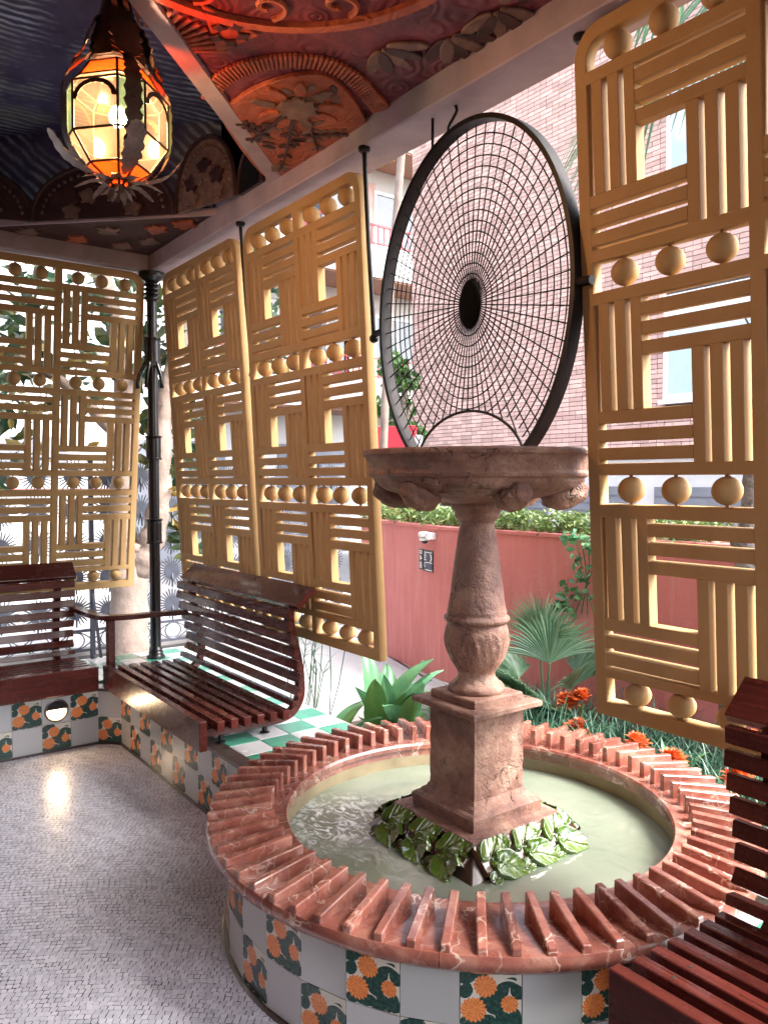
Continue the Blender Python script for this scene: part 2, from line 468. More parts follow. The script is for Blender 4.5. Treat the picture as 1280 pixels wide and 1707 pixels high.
M['leaf_yellow'] = _leaf('yellowing_leaf', (0.20, 0.13, 0.03), (0.28, 0.18, 0.04), (0.30, 0.25, 0.06), 0.35)
M['leaf_green'] = _leaf('mid_green_leaf', (0.030, 0.085, 0.022), (0.065, 0.15, 0.035), (0.12, 0.22, 0.06), 0.4)
M['leaf_hedge'] = _leaf('hedge_leaf', (0.06, 0.13, 0.03), (0.14, 0.23, 0.06), (0.30, 0.36, 0.13), 0.45)
M['leaf_aspid'] = _leaf('broad_green_leaf', (0.05, 0.17, 0.08), (0.11, 0.28, 0.15), (0.19, 0.37, 0.15), 0.24)
M['leaf_blue'] = _leaf('blue_green_blade', (0.022, 0.075, 0.048), (0.045, 0.13, 0.08), (0.09, 0.20, 0.12), 0.35)
M['leaf_palm'] = _leaf('palm_fan_blade', (0.07, 0.16, 0.09), (0.13, 0.25, 0.15), (0.24, 0.36, 0.23), 0.4)
M['petal'] = _leaf('orange_petal', (0.60, 0.075, 0.02), (0.75, 0.14, 0.035), (0.85, 0.26, 0.06), 0.5)
M['bark'] = simple('pale_bark', (0.26, 0.20, 0.17), 0.9, 0, 0, 0.3, 7, 0.9, 22)
M['palm_bark'] = simple('fibrous_palm_bark', (0.17, 0.155, 0.145), 0.9, 0, 0, 0.5, 26, 1.0, 40)
M['stem'] = simple('green_stem', (0.07, 0.13, 0.035), 0.5, 0, 0, 0.2, 8)
M['cam_white'] = simple('white_plastic', (0.78, 0.78, 0.78), 0.35, 0, 0, 0.03, 4)
M['smoked'] = simple('smoked_dome', (0.02, 0.02, 0.022), 0.08, 0, 0.5, 0.1, 4)
M['sign_navy'] = simple('navy_sign_plate', (0.012, 0.012, 0.03), 0.35, 0, 0.1, 0.1, 6)
M['sign_blue'] = simple('slate_blue_print', (0.055, 0.06, 0.12), 0.4, 0, 0, 0.1, 6)
M['sign_white'] = simple('white_print', (0.8, 0.8, 0.8), 0.5, 0, 0, 0.03, 6)
M['steel_blue'] = simple('blue_grey_metal', (0.20, 0.27, 0.38), 0.35, 0.5, 0, 0.1, 8)
def emit(name, col, st):
    m = NT(name)
    e = m.n('ShaderNodeEmission')
    e.inputs[0].default_value = (*col, 1)
    e.inputs[1].default_value = st
    m.l(e.outputs[0], m.out.inputs[0])
    return m.m
M['niche_glow'] = emit('niche_lamp_glow', (1.0, 0.70, 0.42), 20.0)
M['matt_black'] = simple('matt_black_iron', (0.004, 0.0035, 0.0035), 0.85, 0, 0, 0.3, 20, 0.1, 60, spec=0.1)
M['bulb'] = emit('bulb_glow', (1.0, 0.60, 0.34), 210.0)
def pane(name, col, fac=0.5):
    m = NT(name)
    t = m.n('ShaderNodeBsdfTransparent'); t.inputs[0].default_value = (*col, 1)
    tl = m.n('ShaderNodeBsdfTranslucent'); tl.inputs[0].default_value = (*col, 1)
    gl = m.n('ShaderNodeBsdfGlossy'); gl.inputs['Roughness'].default_value = 0.12
    a = m.n('ShaderNodeMixShader'); a.inputs[0].default_value = fac
    m.l(t.outputs[0], a.inputs[1]); m.l(tl.outputs[0], a.inputs[2])
    b = m.n('ShaderNodeMixShader'); b.inputs[0].default_value = 0.06
    m.l(a.outputs[0], b.inputs[1]); m.l(gl.outputs[0], b.inputs[2])
    m.l(b.outputs[0], m.out.inputs[0])
    return m.m
M['pane_clear'] = pane('pale_amber_glass', (0.92, 0.86, 0.74), 0.010)
M['pane_frost'] = pane('frosted_amber_glass', (0.88, 0.80, 0.66), 0.022)
M['pane_orange'] = pane('orange_glass', (0.85, 0.30, 0.10), 0.07)
M['pane_green'] = pane('green_glass', (0.42, 0.58, 0.47), 0.025)
M['lantern_iron'] = simple('rusted_lantern_iron', (0.055, 0.028, 0.018), 0.45, 0.5, 0, 0.4, 30, 0.3, 90)
M['lantern_tin'] = simple('pale_tin_leaf', (0.20, 0.15, 0.14), 0.4, 0.6, 0, 0.3, 30, 0.3, 90)

# ------------------------------------------------------------------ object helpers
def tag(o, label=None, cat=None, group=None, kind=None):
    if label: o['label'] = label
    if cat: o['category'] = cat
    if group: o['group'] = group
    if kind: o['kind'] = kind
    return o
def thing(name, label, cat, loc=(0, 0, 0), rot=(0, 0, 0), group=None):
    o = bpy.data.objects.new(name, None)
    o.empty_display_size = 0.05
    C.objects.link(o)
    o.location = loc
    o.rotation_euler = rot
    return tag(o, label, cat, group)
def link(name, me, parent=None, loc=None, rot=None, mat=None, scale=None):
    o = bpy.data.objects.new(name, me)
    C.objects.link(o)
    if parent is not None: o.parent = parent
    if loc is not None: o.location = loc
    if rot is not None: o.rotation_euler = rot
    if scale is not None: o.scale = scale
    return o

class MB:
    def __init__(s):
        s.v = []; s.f = []; s.uv = None
    def add(s, vs, fs):
        b = len(s.v)
        s.v += [tuple(p) for p in vs]
        s.f += [tuple(b + i for i in f) for f in fs]
        return s
    def box(s, lo, hi, mat=None):
        (x0, y0, z0), (x1, y1, z1) = lo, hi
        vs = [(x0, y0, z0), (x1, y0, z0), (x1, y1, z0), (x0, y1, z0), (x0, y0, z1), (x1, y0, z1), (x1, y1, z1), (x0, y1, z1)]
        if mat is not None: vs = [mat @ Vector(v) for v in vs]
        return s.add(vs, [(0, 3, 2, 1), (4, 5, 6, 7), (0, 1, 5, 4), (1, 2, 6, 5), (2, 3, 7, 6), (3, 0, 4, 7)])
    def cbox(s, c, d, mat=None):
        return s.box([c[i] - d[i] / 2 for i in range(3)], [c[i] + d[i] / 2 for i in range(3)], mat)
    def prism(s, poly, axis, a, b):
        # poly: 2-D points, extruded along axis (0,1,2) from a to b
        def P(p, t):
            q = list(p); q.insert(axis, t); return q
        n = len(poly)
        vs = [P(p, a) for p in poly] + [P(p, b) for p in poly]
        fs = [tuple(range(n))[::-1], tuple(range(n, 2 * n))] + [(i, (i + 1) % n, n + (i + 1) % n, n + i) for i in range(n)]
        return s.add(vs, fs)
    def lathe(s, prof, n=32, c=(0, 0), mod=None, a0=0.0, a1=2 * PI):
        full = abs(a1 - a0 - 2 * PI) < 1e-6
        m = n if full else n + 1
        vs = []
        for k in range(m):
            t = a0 + (a1 - a0) * k / n
            for r, z in prof:
                rr = r if mod is None else mod(r, z, t)
                vs.append((c[0] + rr * math.cos(t), c[1] + rr * math.sin(t), z))
        p = len(prof)
        fs = []
        for k in range(n):
            k2 = (k + 1) % m
            for i in range(p - 1):
                fs.append((k * p + i, k2 * p + i, k2 * p + i + 1, k * p + i + 1))
        return s.add(vs, fs)
    def tube(s, pts, r, n=8, close=False, cap=True):
        pts = [Vector(p) for p in pts]
        m = len(pts)
        rs = r if isinstance(r, (list, tuple)) else [r] * m
        vs = []
        up = None
        for i, p in enumerate(pts):
            if close: d = pts[(i + 1) % m] - pts[i - 1]
            else: d = pts[min(i + 1, m - 1)] - pts[max(i - 1, 0)]
            d.normalize()
            if up is None:
                up = Vector((0, 0, 1)) if abs(d.z) < 0.9 else Vector((1, 0, 0))
            x = d.cross(up); x.normalize()
            y = x.cross(d); y.normalize()
            up = y
            for k in range(n):
                t = 2 * PI * k / n
                vs.append(p + x * (rs[i] * math.cos(t)) + y * (rs[i] * math.sin(t)))
        fs = []
        for i in range(m if close else m - 1):
            j = (i + 1) % m
            for k in range(n):
                fs.append((i * n + k, i * n + (k + 1) % n, j * n + (k + 1) % n, j * n + k))
        if cap and not close:
            fs += [tuple(range(n))[::-1], tuple((m - 1) * n + k for k in range(n))]
        return s.add(vs, fs)
    def sphere(s, c, r, nu=16, nv=10, mat=None):
        rx, ry, rz = r if isinstance(r, (tuple, list)) else (r, r, r)
        vs = []
        for i in range(nv + 1):
            a = -PI / 2 + PI * i / nv
            for k in range(nu):
                t = 2 * PI * k / nu
                vs.append(Vector((c[0] + rx * math.cos(a) * math.cos(t), c[1] + ry * math.cos(a) * math.sin(t), c[2] + rz * math.sin(a))))
        fs = []
        for i in range(nv):
            for k in range(nu):
                fs.append((i * nu + k, i * nu + (k + 1) % nu, (i + 1) * nu + (k + 1) % nu, (i + 1) * nu + k))
        if mat is not None: vs = [mat @ v for v in vs]
        return s.add(vs, fs)
    def blade(s, base, az, el, length, width, droop=0.5, n=6, fold=0.15, tw=0.0, shape=None):
        # strap leaf
        p = Vector(base)
        vs = []
        st = length / n
        for i in range(n + 1):
            t = i / n
            e = el - droop * t * t * 1.6
            d = Vector((math.cos(e) * math.cos(az), math.cos(e) * math.sin(az), math.sin(e)))
            side = Vector((-math.sin(az + tw * t), math.cos(az + tw * t), 0))
            up = side.cross(d) * -1
            w = width * (shape(t) if shape else max(0.03, (math.sin(PI * min(1, 0.18 + 0.82 * t)) ** 0.7)))
            vs += [p - side * w * 0.5 + up * (fold * w), p, p + side * w * 0.5 + up * (fold * w)]
            p = p + d * st
        fs = []
        for i in range(n):
            a = i * 3
            fs += [(a, a + 1, a + 4, a + 3), (a + 1, a + 2, a + 5, a + 4)]
        return s.add(vs, fs)
    def mesh(s, name, mat=None, smooth=False, auto=None, bevel=0.0, merge=False):
        me = bpy.data.meshes.new(name)
        me.from_pydata(s.v, [], s.f)
        if merge or bevel:
            bm = bmesh.new(); bm.from_mesh(me)
            if merge: bmesh.ops.remove_doubles(bm, verts=bm.verts, dist=1e-5)
            if bevel:
                bmesh.ops.recalc_face_normals(bm, faces=bm.faces)
                ed = [e for e in bm.edges if len(e.link_faces) == 2 and e.calc_face_angle(0) > 0.5]
                bmesh.ops.bevel(bm, geom=ed, offset=bevel, segments=1, affect='EDGES', clamp_overlap=True)
            bm.to_mesh(me); bm.free()
        me.update()
        if mat is not None: me.materials.append(mat)
        if smooth:
            me.polygons.foreach_set('use_smooth', [True] * len(me.polygons))
            if auto is not None: me.set_sharp_from_angle(angle=R(auto))
        return me
    def build(s, name, mat, parent=None, smooth=False, auto=None, bevel=0.0, merge=False, **kw):
        return link(name, s.mesh(name, mat, smooth, auto, bevel, merge), parent, **kw)

def curve_fill(name, splines, depth, bevel, mat):
    cu = bpy.data.curves.new(name, 'CURVE')
    cu.dimensions = '2D'; cu.fill_mode = 'BOTH'
    cu.extrude = depth / 2 - bevel; cu.bevel_depth = bevel; cu.bevel_resolution = 0
    for sp in splines:
        s = cu.splines.new('POLY')
        s.points.add(len(sp) - 1)
        for p, q in zip(s.points, sp): p.co = (q[0], q[1], 0, 1)
        s.use_cyclic_u = True
    o = bpy.data.objects.new(name, cu)
    C.objects.link(o)
    dg = bpy.context.evaluated_depsgraph_get()
    me = bpy.data.meshes.new_from_object(o.evaluated_get(dg))
    bpy.data.objects.remove(o); bpy.data.curves.remove(cu)
    me.name = name
    me.materials.clear(); me.materials.append(mat)
    return me

def np_mesh(name, V, F, mat):
    me = bpy.data.meshes.new(name)
    V = np.asarray(V, np.float32); F = np.asarray(F, np.int32)
    me.vertices.add(len(V)); me.vertices.foreach_set('co', V.ravel())
    k = F.shape[1]
    me.loops.add(F.size); me.loops.foreach_set('vertex_index', F.ravel())
    me.polygons.add(len(F))
    me.polygons.foreach_set('loop_start', np.arange(0, F.size, k, dtype=np.int32))
    me.polygons.foreach_set('loop_total', np.full(len(F), k, np.int32))
    me.update(calc_edges=True)
    me.materials.append(mat)
    me.polygons.foreach_set('use_smooth', [False] * len(F))
    return me

def leaf_cloud(pts, size, asp=0.45, up=0.3, seed=1, droop=0.0, jitter=0.35):
    # one pointed, folded leaf (6 verts, 4 quads->2 quads+2 tris as quads) at every point
    rs = np.random.RandomState(seed)
    n = len(pts)
    P = np.asarray(pts, float)
    d = rs.normal(size=(n, 3)); d[:, 2] = d[:, 2] * 0.6 + up - droop
    d /= np.linalg.norm(d, axis=1)[:, None]
    r = rs.normal(size=(n, 3))
    s = np.cross(d, r); s /= np.linalg.norm(s, axis=1)[:, None] + 1e-9
    nn = np.cross(s, d)
    L = (size * (1 + jitter * rs.uniform(-1, 1, n)))[:, None]
    W = L * asp * 0.5
    b = P - d * L * 0.5; t = P + d * L * 0.5 - nn * L * 0.12
    m1 = P - d * L * 0.12; m2 = P + d * L * 0.22 - nn * L * 0.04
    V = np.stack([b, m1 - s * W + nn * W * .25, m1 + s * W + nn * W * .25, m2 - s * W * .8 + nn * W * .2, m2 + s * W * .8 + nn * W * .2, t, m1, m2], 1).reshape(-1, 3)
    o = (np.arange(n) * 8)[:, None]
    F = np.concatenate([o + np.array([[0, 6, 1, 1]]), o + np.array([[0, 2, 6, 6]]), o + np.array([[1, 6, 7, 3]]), o + np.array([[6, 2, 4, 7]]), o + np.array([[3, 7, 5, 5]]), o + np.array([[7, 4, 5, 5]])])
    # degenerate quads -> split lists
    tri = np.concatenate([o + np.array([[0, 6, 1]]), o + np.array([[0, 2, 6]]), o + np.array([[1, 6, 7]]), o + np.array([[1, 7, 3]]), o + np.array([[6, 2, 4]]), o + np.array([[6, 4, 7]]), o + np.array([[3, 7, 5]]), o + np.array([[7, 4, 5]])])
    return V, tri

def ease(pts, n=8):
    # Catmull-Rom resample of a 2-D / 3-D polyline
    P = [Vector(p) for p in pts]
    P = [P[0] * 2 - P[1]] + P + [P[-1] * 2 - P[-2]]
    out = []
    for i in range(1, len(P) - 2):
        for k in range(n):
            t = k / n
            a, b, c, d = P[i - 1], P[i], P[i + 1], P[i + 2]
            out.append(0.5 * ((2 * b) + (c - a) * t + (2 * a - 5 * b + 4 * c - d) * t * t + (3 * b - a - 3 * c + d) * t ** 3))
    out.append(P[-2])
    return out

# camera-space test used only to pick which repeated pieces show largest
_f = Vector((-math.sin(HEAD) * math.cos(PITCH), math.cos(HEAD) * math.cos(PITCH), -math.sin(PITCH)))
_r = Vector((math.cos(HEAD), math.sin(HEAD), 0))
_u = _r.cross(_f)
def seen(p):
    v = Vector(p) - CAM
    d = v.dot(_f)
    if d < 0.1: return None
    return (640 + 1321 * v.dot(_r) / d, 853.5 - 1321 * v.dot(_u) / d, d)
# ================================================================== SETTING
TILE = 0.157
ZL = 0.33                      # top of the tiled ledge
FC = (3.19, 0.0)               # fountain axis
RB = 0.892                     # radius of its tiled drum

g = MB(); g.box((-60, -60, -0.45), (60, 60, -0.06))
tag(g.build('ground', M['soil']), kind='structure')
g = MB(); g.prism([(-1.75, -9), (0.55, -9), (0.55, -0.2), (0.95, 0.75), (1.05, 2.25), (-1.75, 2.75)], 2, -0.059, -0.004)
path = tag(g.build('path', M['path']), kind='structure')
g = MB(); g.prism([(-1.60, 2.58), (0.62, 1.93), (0.62, 1.955), (-1.60, 2.605)], 2, -0.02, -0.0005)
g.build('drain_slot', M['dark_edge'], path)
g = MB(); g.box((-9.2, -40, -0.059), (-1.95, 40, -0.02))
tag(g.build('street', M['street']), kind='structure')
g = MB(); g.box((-3.4, -40, -0.018), (-1.95, 40, 0.06))
tag(g.build('pavement', M['path']), kind='structure')

# ---- mosaic floor of the gallery
fl = MB(); fl.prism([(0.60, -3.0), (0.60, -0.60), (0.70, -0.44), (2.4, -0.44), (2.4, 0.2), (4.0, 0.2), (4.0, -0.44), (7.4, -0.44), (7.4, -3.0)], 2, -0.058, -0.0014)
floor = tag(fl.build('floor', M['grout']), kind='structure')
pitch = 0.0205
V = []; Q = []; near = []
RA = R(52); CA_, SA_ = math.cos(RA), math.sin(RA)
for j in range(-130, 130):
    off = rnd.random() * pitch
    for i in range(-130, 130):
        x = i * pitch + off
        y = j * pitch * 0.97
        y2 = y + 0.030 * math.sin(x * 2.3 + 0.8 * math.sin(y * 2.2)) + 0.010 * math.sin(x * 6.1 + y * 3) + 0.0015 * math.sin(x * 31 + j)
        x2 = x + 0.030 * math.sin(y * 2.7 + 1.0) + 0.008 * math.sin(y * 7 + x)
        xx, yy = 1.9 + x2 * CA_ - y2 * SA_, -1.3 + x2 * SA_ + y2 * CA_
        if yy < -2.5 or xx > 4.3: continue
        if yy > -0.462 or xx < 0.575 or (xx - 0.575) + (-0.575 - yy) < -0.0 or xx - 0.57 < yy + 0.57:
            continue
        if (xx - FC[0]) ** 2 + (yy - FC[1]) ** 2 < (RB + 0.003) ** 2: continue
        s = seen((xx, yy, 0))
        if s is None or s[0] < -90 or s[0] > 1330 or s[1] < 1150 or s[1] > 1800: continue
        w = pitch * (0.880 + 0.07 * rnd.uniform(-1, 1)) / 2
        h = pitch * (0.855 + 0.07 * rnd.uniform(-1, 1)) / 2
        a = RA + 0.08 * rnd.uniform(-1, 1) + 0.069 * math.cos(x * 2.3 + 0.8 * math.sin(y * 2.2))
        ca, sa = math.cos(a), math.sin(a)
        z = 0.00025 * rnd.uniform(-1, 1)
        tx, ty = rnd.uniform(-.00022, .00022), rnd.uniform(-.00022, .00022)
        cs = []
        for (px_, py_) in ((-w, -h), (w, -h), (w, h), (-w, h)):
            jx = px_ * (1 + rnd.uniform(-.13, .13)); jy = py_ * (1 + rnd.uniform(-.13, .13))
            cs.append((xx + jx * ca - jy * sa, yy + jx * sa + jy * ca, z + tx * px_ / w + ty * py_ / h))
        near.append((s[2], cs, (xx, yy)))
near.sort(key=lambda q: q[0])
vis = [q for q in near if 0 < seen((q[2][0], q[2][1], 0))[0] < 1280 and seen((q[2][0], q[2][1], 0))[1] < 1707 and (q[2][0] - FC[0]) ** 2 + (q[2][1]) ** 2 > 0.95 and q[2][0] < 3.35]
pick = set(id(q) for q in vis[:300])
def tess(cs, ox=0, oy=0):
    top = [(x - ox, y - oy, z) for x, y, z in cs]
    bot = [(x - ox, y - oy, -0.005) for x, y, z in cs]
    return top + bot, [(0, 1, 2, 3), (4, 5, 1, 0), (5, 6, 2, 1), (6, 7, 3, 2), (7, 4, 0, 3)]
shared = []
for q in near:
    vs, fs = tess(q[1])
    if id(q) in pick:
        ox, oy = q[2]
        vs, fs = tess(q[1], ox, oy)
        mb = MB(); mb.add(vs, fs)
        mb.build('tessera', M['tessera'], floor, loc=(ox, oy, 0))
    else:
        b = len(V)
        V += vs; Q += [tuple(b + i for i in f) for f in fs]
tag(link('mosaic_tesserae', np_mesh('mosaic_tesserae', V, Q, M['tessera']), floor), kind='stuff')

# ================================================================== GALLERY SHELL
ZC = 3.05
hw = thing('house_wall', 'russet plastered house wall behind the gallery seats', 'wall', (0, 0, 0))
g = MB(); g.box((-0.3, -3.3, -0.05), (7.4, -3.0, 3.62)); g.build('wall', M['plaster'], hw)  # out of view; russet picked to dim and warm the bounced light
g = MB(); g.box((7.1, -2.999, -0.05), (7.4, -2.2, 3.04)); g.build('end_light_block', M['plaster'], hw)  # unseen wall added to cut daylight coming through the open end

ceil = bpy.data.objects.new('ceiling', None); C.objects.link(ceil); tag(ceil, kind='structure')
OCT = [(1.10, 0.0), (1.69, 0.0), (3.09, -1.40), (1.69, -2.80), (1.10, -2.80), (0.0, -1.70), (0.0, -1.10)]
ZR = 3.56
# flat fields round the recess (bottom face at ZC), each with thickness
def slab(name, poly, z0, z1, mat):
    g = MB(); g.prism(poly, 2, z0, z1); return g.build(name, mat, ceil, merge=True, bevel=0.0)
slab('painted_field', [(0.0, 0.0), (0.0, -1.10), (1.10, 0.0)], ZC, ZC + 0.028, M['ceil_dark'])
slab('painted_field', [(0.0, -1.70), (0.0, -3.0), (1.10, -3.0), (1.10, -2.80)], ZC, ZC + 0.028, M['ceil_dark'])
slab('painted_field', [(1.69, 0.0), (3.09, -1.40), (1.69, -2.80), (1.69, -3.0), (7.4, -3.0), (7.4, 0.0)], ZC, ZC + 0.028, M['ceil_field'])
slab('painted_field', [(1.10, -2.80), (1.10, -3.0), (1.69, -3.0), (1.69, -2.80)], ZC, ZC + 0.028, M['ceil_dark'])
slab('painted_sky', [(-0.1, 0.1), (3.3, 0.1), (3.3, -3.0), (-0.1, -3.0)], ZR, ZR + 0.05, M['palmpaint'])
for i in range(len(OCT)):
    a, b = Vector(OCT[i]), Vector(OCT[(i + 1) % len(OCT)])
    d = (b - a).normalized(); n = Vector((d.y, -d.x))
    n = -n if ((a + b) / 2 + n - Vector((1.4, -1.4))).length < ((a + b) / 2 - Vector((1.4, -1.4))).length else n
    g = MB(); g.prism([a, b, b + n * 0.04, a + n * 0.04], 2, ZC + 0.0285, ZR - 0.001)
    g.build('recess_wall', M['palmpaint'], ceil)
    # moulding that edges the recess
    if i == 1:
        g = MB(); g.prism([a - d * 0.0, b, b + n * 0.075, a + n * 0.075], 2, ZC - 0.022, ZC - 0.001)
        g.build('recess_moulding', M['beam'], ceil)
    else:
        g = MB(); g.prism([a, b, b - n * 0.012, a - n * 0.012], 2, ZC - 0.012, ZC + 0.03)
        g.build('recess_moulding', M['beam'], ceil)
# lunettes standing on the far edge of the recess
def lunette(p, q, h, mat, dots=True, inset=0.012, dark=False):
    p, q = Vector(p), Vector(q)
    L = (q - p).length; d = (q - p) / L; n = Vector((-d.y, d.x))
    if (p + n - Vector((1.4, -1.4))).length > (p - Vector((1.4, -1.4))).length: n = -n
    Mx = Matrix(((d.x, n.x, 0, p.x), (d.y, n.y, 0, p.y), (0, 0, 1, ZC + 0.0), (0, 0, 0, 1)))
    pts = [(L / 2 - L / 2 * math.cos(t), h * math.sin(t) ** 0.85) for t in np.linspace(0, PI, 25)]
    g = MB(); g.prism([(x, z) for x, z in pts], 1, inset, inset + 0.02)
    g.v = [tuple(Mx @ Vector(v)) for v in g.v]
    lu = g.build('lunette', mat, ceil)
    rim = MB()
    rim.tube([Mx @ Vector((x, inset + 0.022, z)) for x, z in pts], 0.013, 6)
    rim.build('lunette_rim', M['ceil_dark'], lu)
    if dots:
        for x, z in pts[1:-1]:
            cx, cz = L / 2 + (x - L / 2) * 0.86, z * 0.86
            b = MB(); b.sphere((0, 0, 0), 0.011, 8, 5); 
            b.build('bead', M['ceil_flower'], lu, loc=Mx @ Vector((cx, inset + 0.02, cz)))
        for k in range(7):
            ang = 0.3 + k * 0.42
            rr = 0.45 + 0.12 * (k % 2)
            cx, cz = L / 2 - L / 2 * rr * math.cos(ang), h * rr * math.sin(ang)
            b = MB()
            pl = [(math.cos(t) * (0.050 + 0.012 * math.sin(5 * t)), math.sin(t) * (0.040 + 0.010 * math.sin(5 * t + 1))) for t in np.linspace(0, 2 * PI, 16, endpoint=False)]
            b.prism([(cx + x, cz + z) for x, z in pl], 1, inset + 0.018, inset + 0.034)
            b.v = [tuple(Mx @ Vector(v)) for v in b.v]
            b.build('flower_boss', M['ceil_dark'] if k % 2 else M['ceil_flower'], lu)
lunette((0.93, -0.17), (1.40, -0.035), 0.36, M['ceil_flower'])
lunette((1.42, -0.02), (1.67, -0.02), 0.20, M['black_iron'], dots=False)
lunette((0.30, -0.80), (0.91, -0.19), 0.30, M['ceil_dark'])
lunette((0.02, -1.50), (0.29, -0.81), 0.28, M['ceil_dark'])

for (x, y) in ((0.16, -0.25), (0.36, -0.14), (0.14, -0.52), (0.42, -0.42), (0.62, -0.20), (0.80, -0.10), (0.12, -0.80)):
    pl = [(x + (0.075 + 0.020 * math.sin(5 * t + x * 9)) * math.cos(t), y + (0.055 + 0.018 * math.sin(6 * t + y * 7)) * math.sin(t)) for t in np.linspace(0, 2 * PI, 22, endpoint=False)]
    g = MB(); g.prism(pl, 2, ZC - 0.012, ZC - 0.0006); g.build('flower_boss', M['ceil_flower'] if (x * 100) % 3 < 1.5 else M['ceil_relief'], ceil)
# pressed relief of the field over the fountain
def relief(name, pts2, z0, z1, mat, parent=ceil):
    a = sum(pts2[i][0] * pts2[(i + 1) % len(pts2)][1] - pts2[(i + 1) % len(pts2)][0] * pts2[i][1] for i in range(len(pts2)))
    if a < 0: pts2 = pts2[::-1]
    g = MB(); g.prism([(p[0], p[1]) for p in pts2], 2, z0, z1)
    return g.build(name, mat, parent, merge=True, bevel=0.003)
def palmette(shift=(0, 0), mir=1.0, lit=True):
    T = lambda p: (1.69 + (p[0] - 1.69) * mir + shift[0], p[1] + shift[1])
    lun = [T(p) for p in ease([(1.78, -0.005), (1.80, -0.13), (2.22, -0.53), (2.38, -0.545), (2.54, -0.525), (2.70, -0.45), (2.76, -0.36), (2.70, -0.22), (2.60, -0.09), (2.52, -0.005)], 5)]
    fan = relief('palmette', lun, ZC - 0.020, ZC - 0.0005, M['ceil_relief'])
    # serrated border of small ribs
    out = [T(p) for p in ease([(2.33, -0.66), (2.45, -0.69), (2.60, -0.67), (2.72, -0.61), (2.81, -0.52), (2.86, -0.40), (2.83, -0.25), (2.76, -0.12), (2.70, -0.02)], 7)]
    cx, cy = T((2.25, -0.22))
    for i in range(len(out)):
        p = out[i]
        dx, dy = cx - p[0], cy - p[1]; L = math.hypot(dx, dy); dx /= L; dy /= L
        q = (p[0] + dx * 0.085, p[1] + dy * 0.085)
        w = 0.0075
        relief('serration', [(p[0] - dy * w, p[1] + dx * w), (p[0] + dy * w, p[1] - dx * w), (q[0] + dy * w * .5, q[1] - dx * w * .5), (q[0] - dy * w * .5, q[1] + dx * w * .5)],
               ZC - 0.017, ZC - 0.0006, M['ceil_relief'], fan)
    # carnation: ragged head, stems, leaves
    fx, fy = T((2.50, -0.33))
    rr = random.Random(3)
    head = [(fx + (0.085 + 0.014 * math.sin(9 * t) + 0.008 * math.sin(17 * t)) * math.cos(t), fy + (0.075 + 0.012 * math.sin(9 * t + 1)) * math.sin(t)) for t in np.linspace(0, 2 * PI, 44, endpoint=False)]
    relief('carnation', head, ZC - 0.036, ZC - 0.0195, M['ceil_flower'], fan)
    for k in range(9):
        t = 2 * PI * k / 9 + 0.2
        a = 0.135 + 0.03 * rr.random()
        px, py = fx + a * math.cos(t), fy + a * 0.9 * math.sin(t)
        lf = []
        for s in np.linspace(0, 2 * PI, 14, endpoint=False):
            u = 0.052 * math.cos(s); w = 0.023 * math.sin(s) * (1 - 0.3 * math.cos(s))
            th = t + 0.5 * rr.uniform(-1, 1) * 0.3
            lf.append((px + u * math.cos(th) - w * math.sin(th), py + u * math.sin(th) + w * math.cos(th)))
        relief('leaf', lf, ZC - 0.030 - 0.004 * (k % 2), ZC - 0.0195, M['ceil_relief'] if k % 3 else M['ceil_flower'], fan)
    for k, (ax, ay, bx, by) in enumerate(((2.42, -0.30, 2.02, -0.12), (2.45, -0.26, 2.20, -0.05), (2.43, -0.34, 2.10, -0.33), (2.0, -0.12, 1.9, -0.08), (2.2, -0.30, 2.24, -0.44), (2.3, -0.17, 2.42, -0.05))):
        a, b = Vector(T((ax, ay))), Vector(T((bx, by)))
        d = (b - a).normalized(); n = Vector((-d.y, d.x)) * 0.009
        relief('stalk', [a + n, b + n * .5, b - n * .5, a - n], ZC - 0.031, ZC - 0.0195, M['ceil_dark'], fan)
        for q in (0.35, 0.62, 0.88):
            for sgn in (-1, 1):
                c = a.lerp(b, q); th = math.atan2(d.y, d.x) + sgn * 0.85
                Lf = 0.062 - 0.02 * q
                lf = []
                for s in np.linspace(0, 2 * PI, 12, endpoint=False):
                    u = Lf * (0.5 + 0.5 * math.cos(s)); w = 0.30 * Lf * math.sin(s) * (0.75 + 0.25 * math.cos(s + 0.6))
                    lf.append((c.x + u * math.cos(th) - w * math.sin(th), c.y + u * math.sin(th) + w * math.cos(th)))
                relief('leaf', lf, ZC - 0.0275 - 0.002 * sgn, ZC - 0.0195, M['ceil_flower'] if k % 2 else M['ceil_dark'], fan)
    for k in range(26):
        t = rr.uniform(0, 6.28); px, py = fx - 0.12 + rr.uniform(-.33, .33), fy + 0.06 + rr.uniform(-.17, .17)
        px, py = px + shift[0] * 0, py
        u_, v_ = (px - fx) * mir, py - fy
        if (u_ + 0.14) ** 2 / 0.135 + v_ ** 2 / 0.045 > 1 or py > -0.05 or (mir > 0 and px + py < 1.80): continue
        lf = []
        for s in np.linspace(0, 2 * PI, 10, endpoint=False):
            a1, b1 = 0.034 * math.cos(s), 0.015 * math.sin(s)
            lf.append((px + a1 * math.cos(t) - b1 * math.sin(t), py + a1 * math.sin(t) + b1 * math.cos(t)))
        relief('leaf', lf, ZC - 0.0245, ZC - 0.0195, M['ceil_dark'] if k % 2 else M['ceil_flower'], fan)
palmette()
palmette((3.02, 0), -1.0)
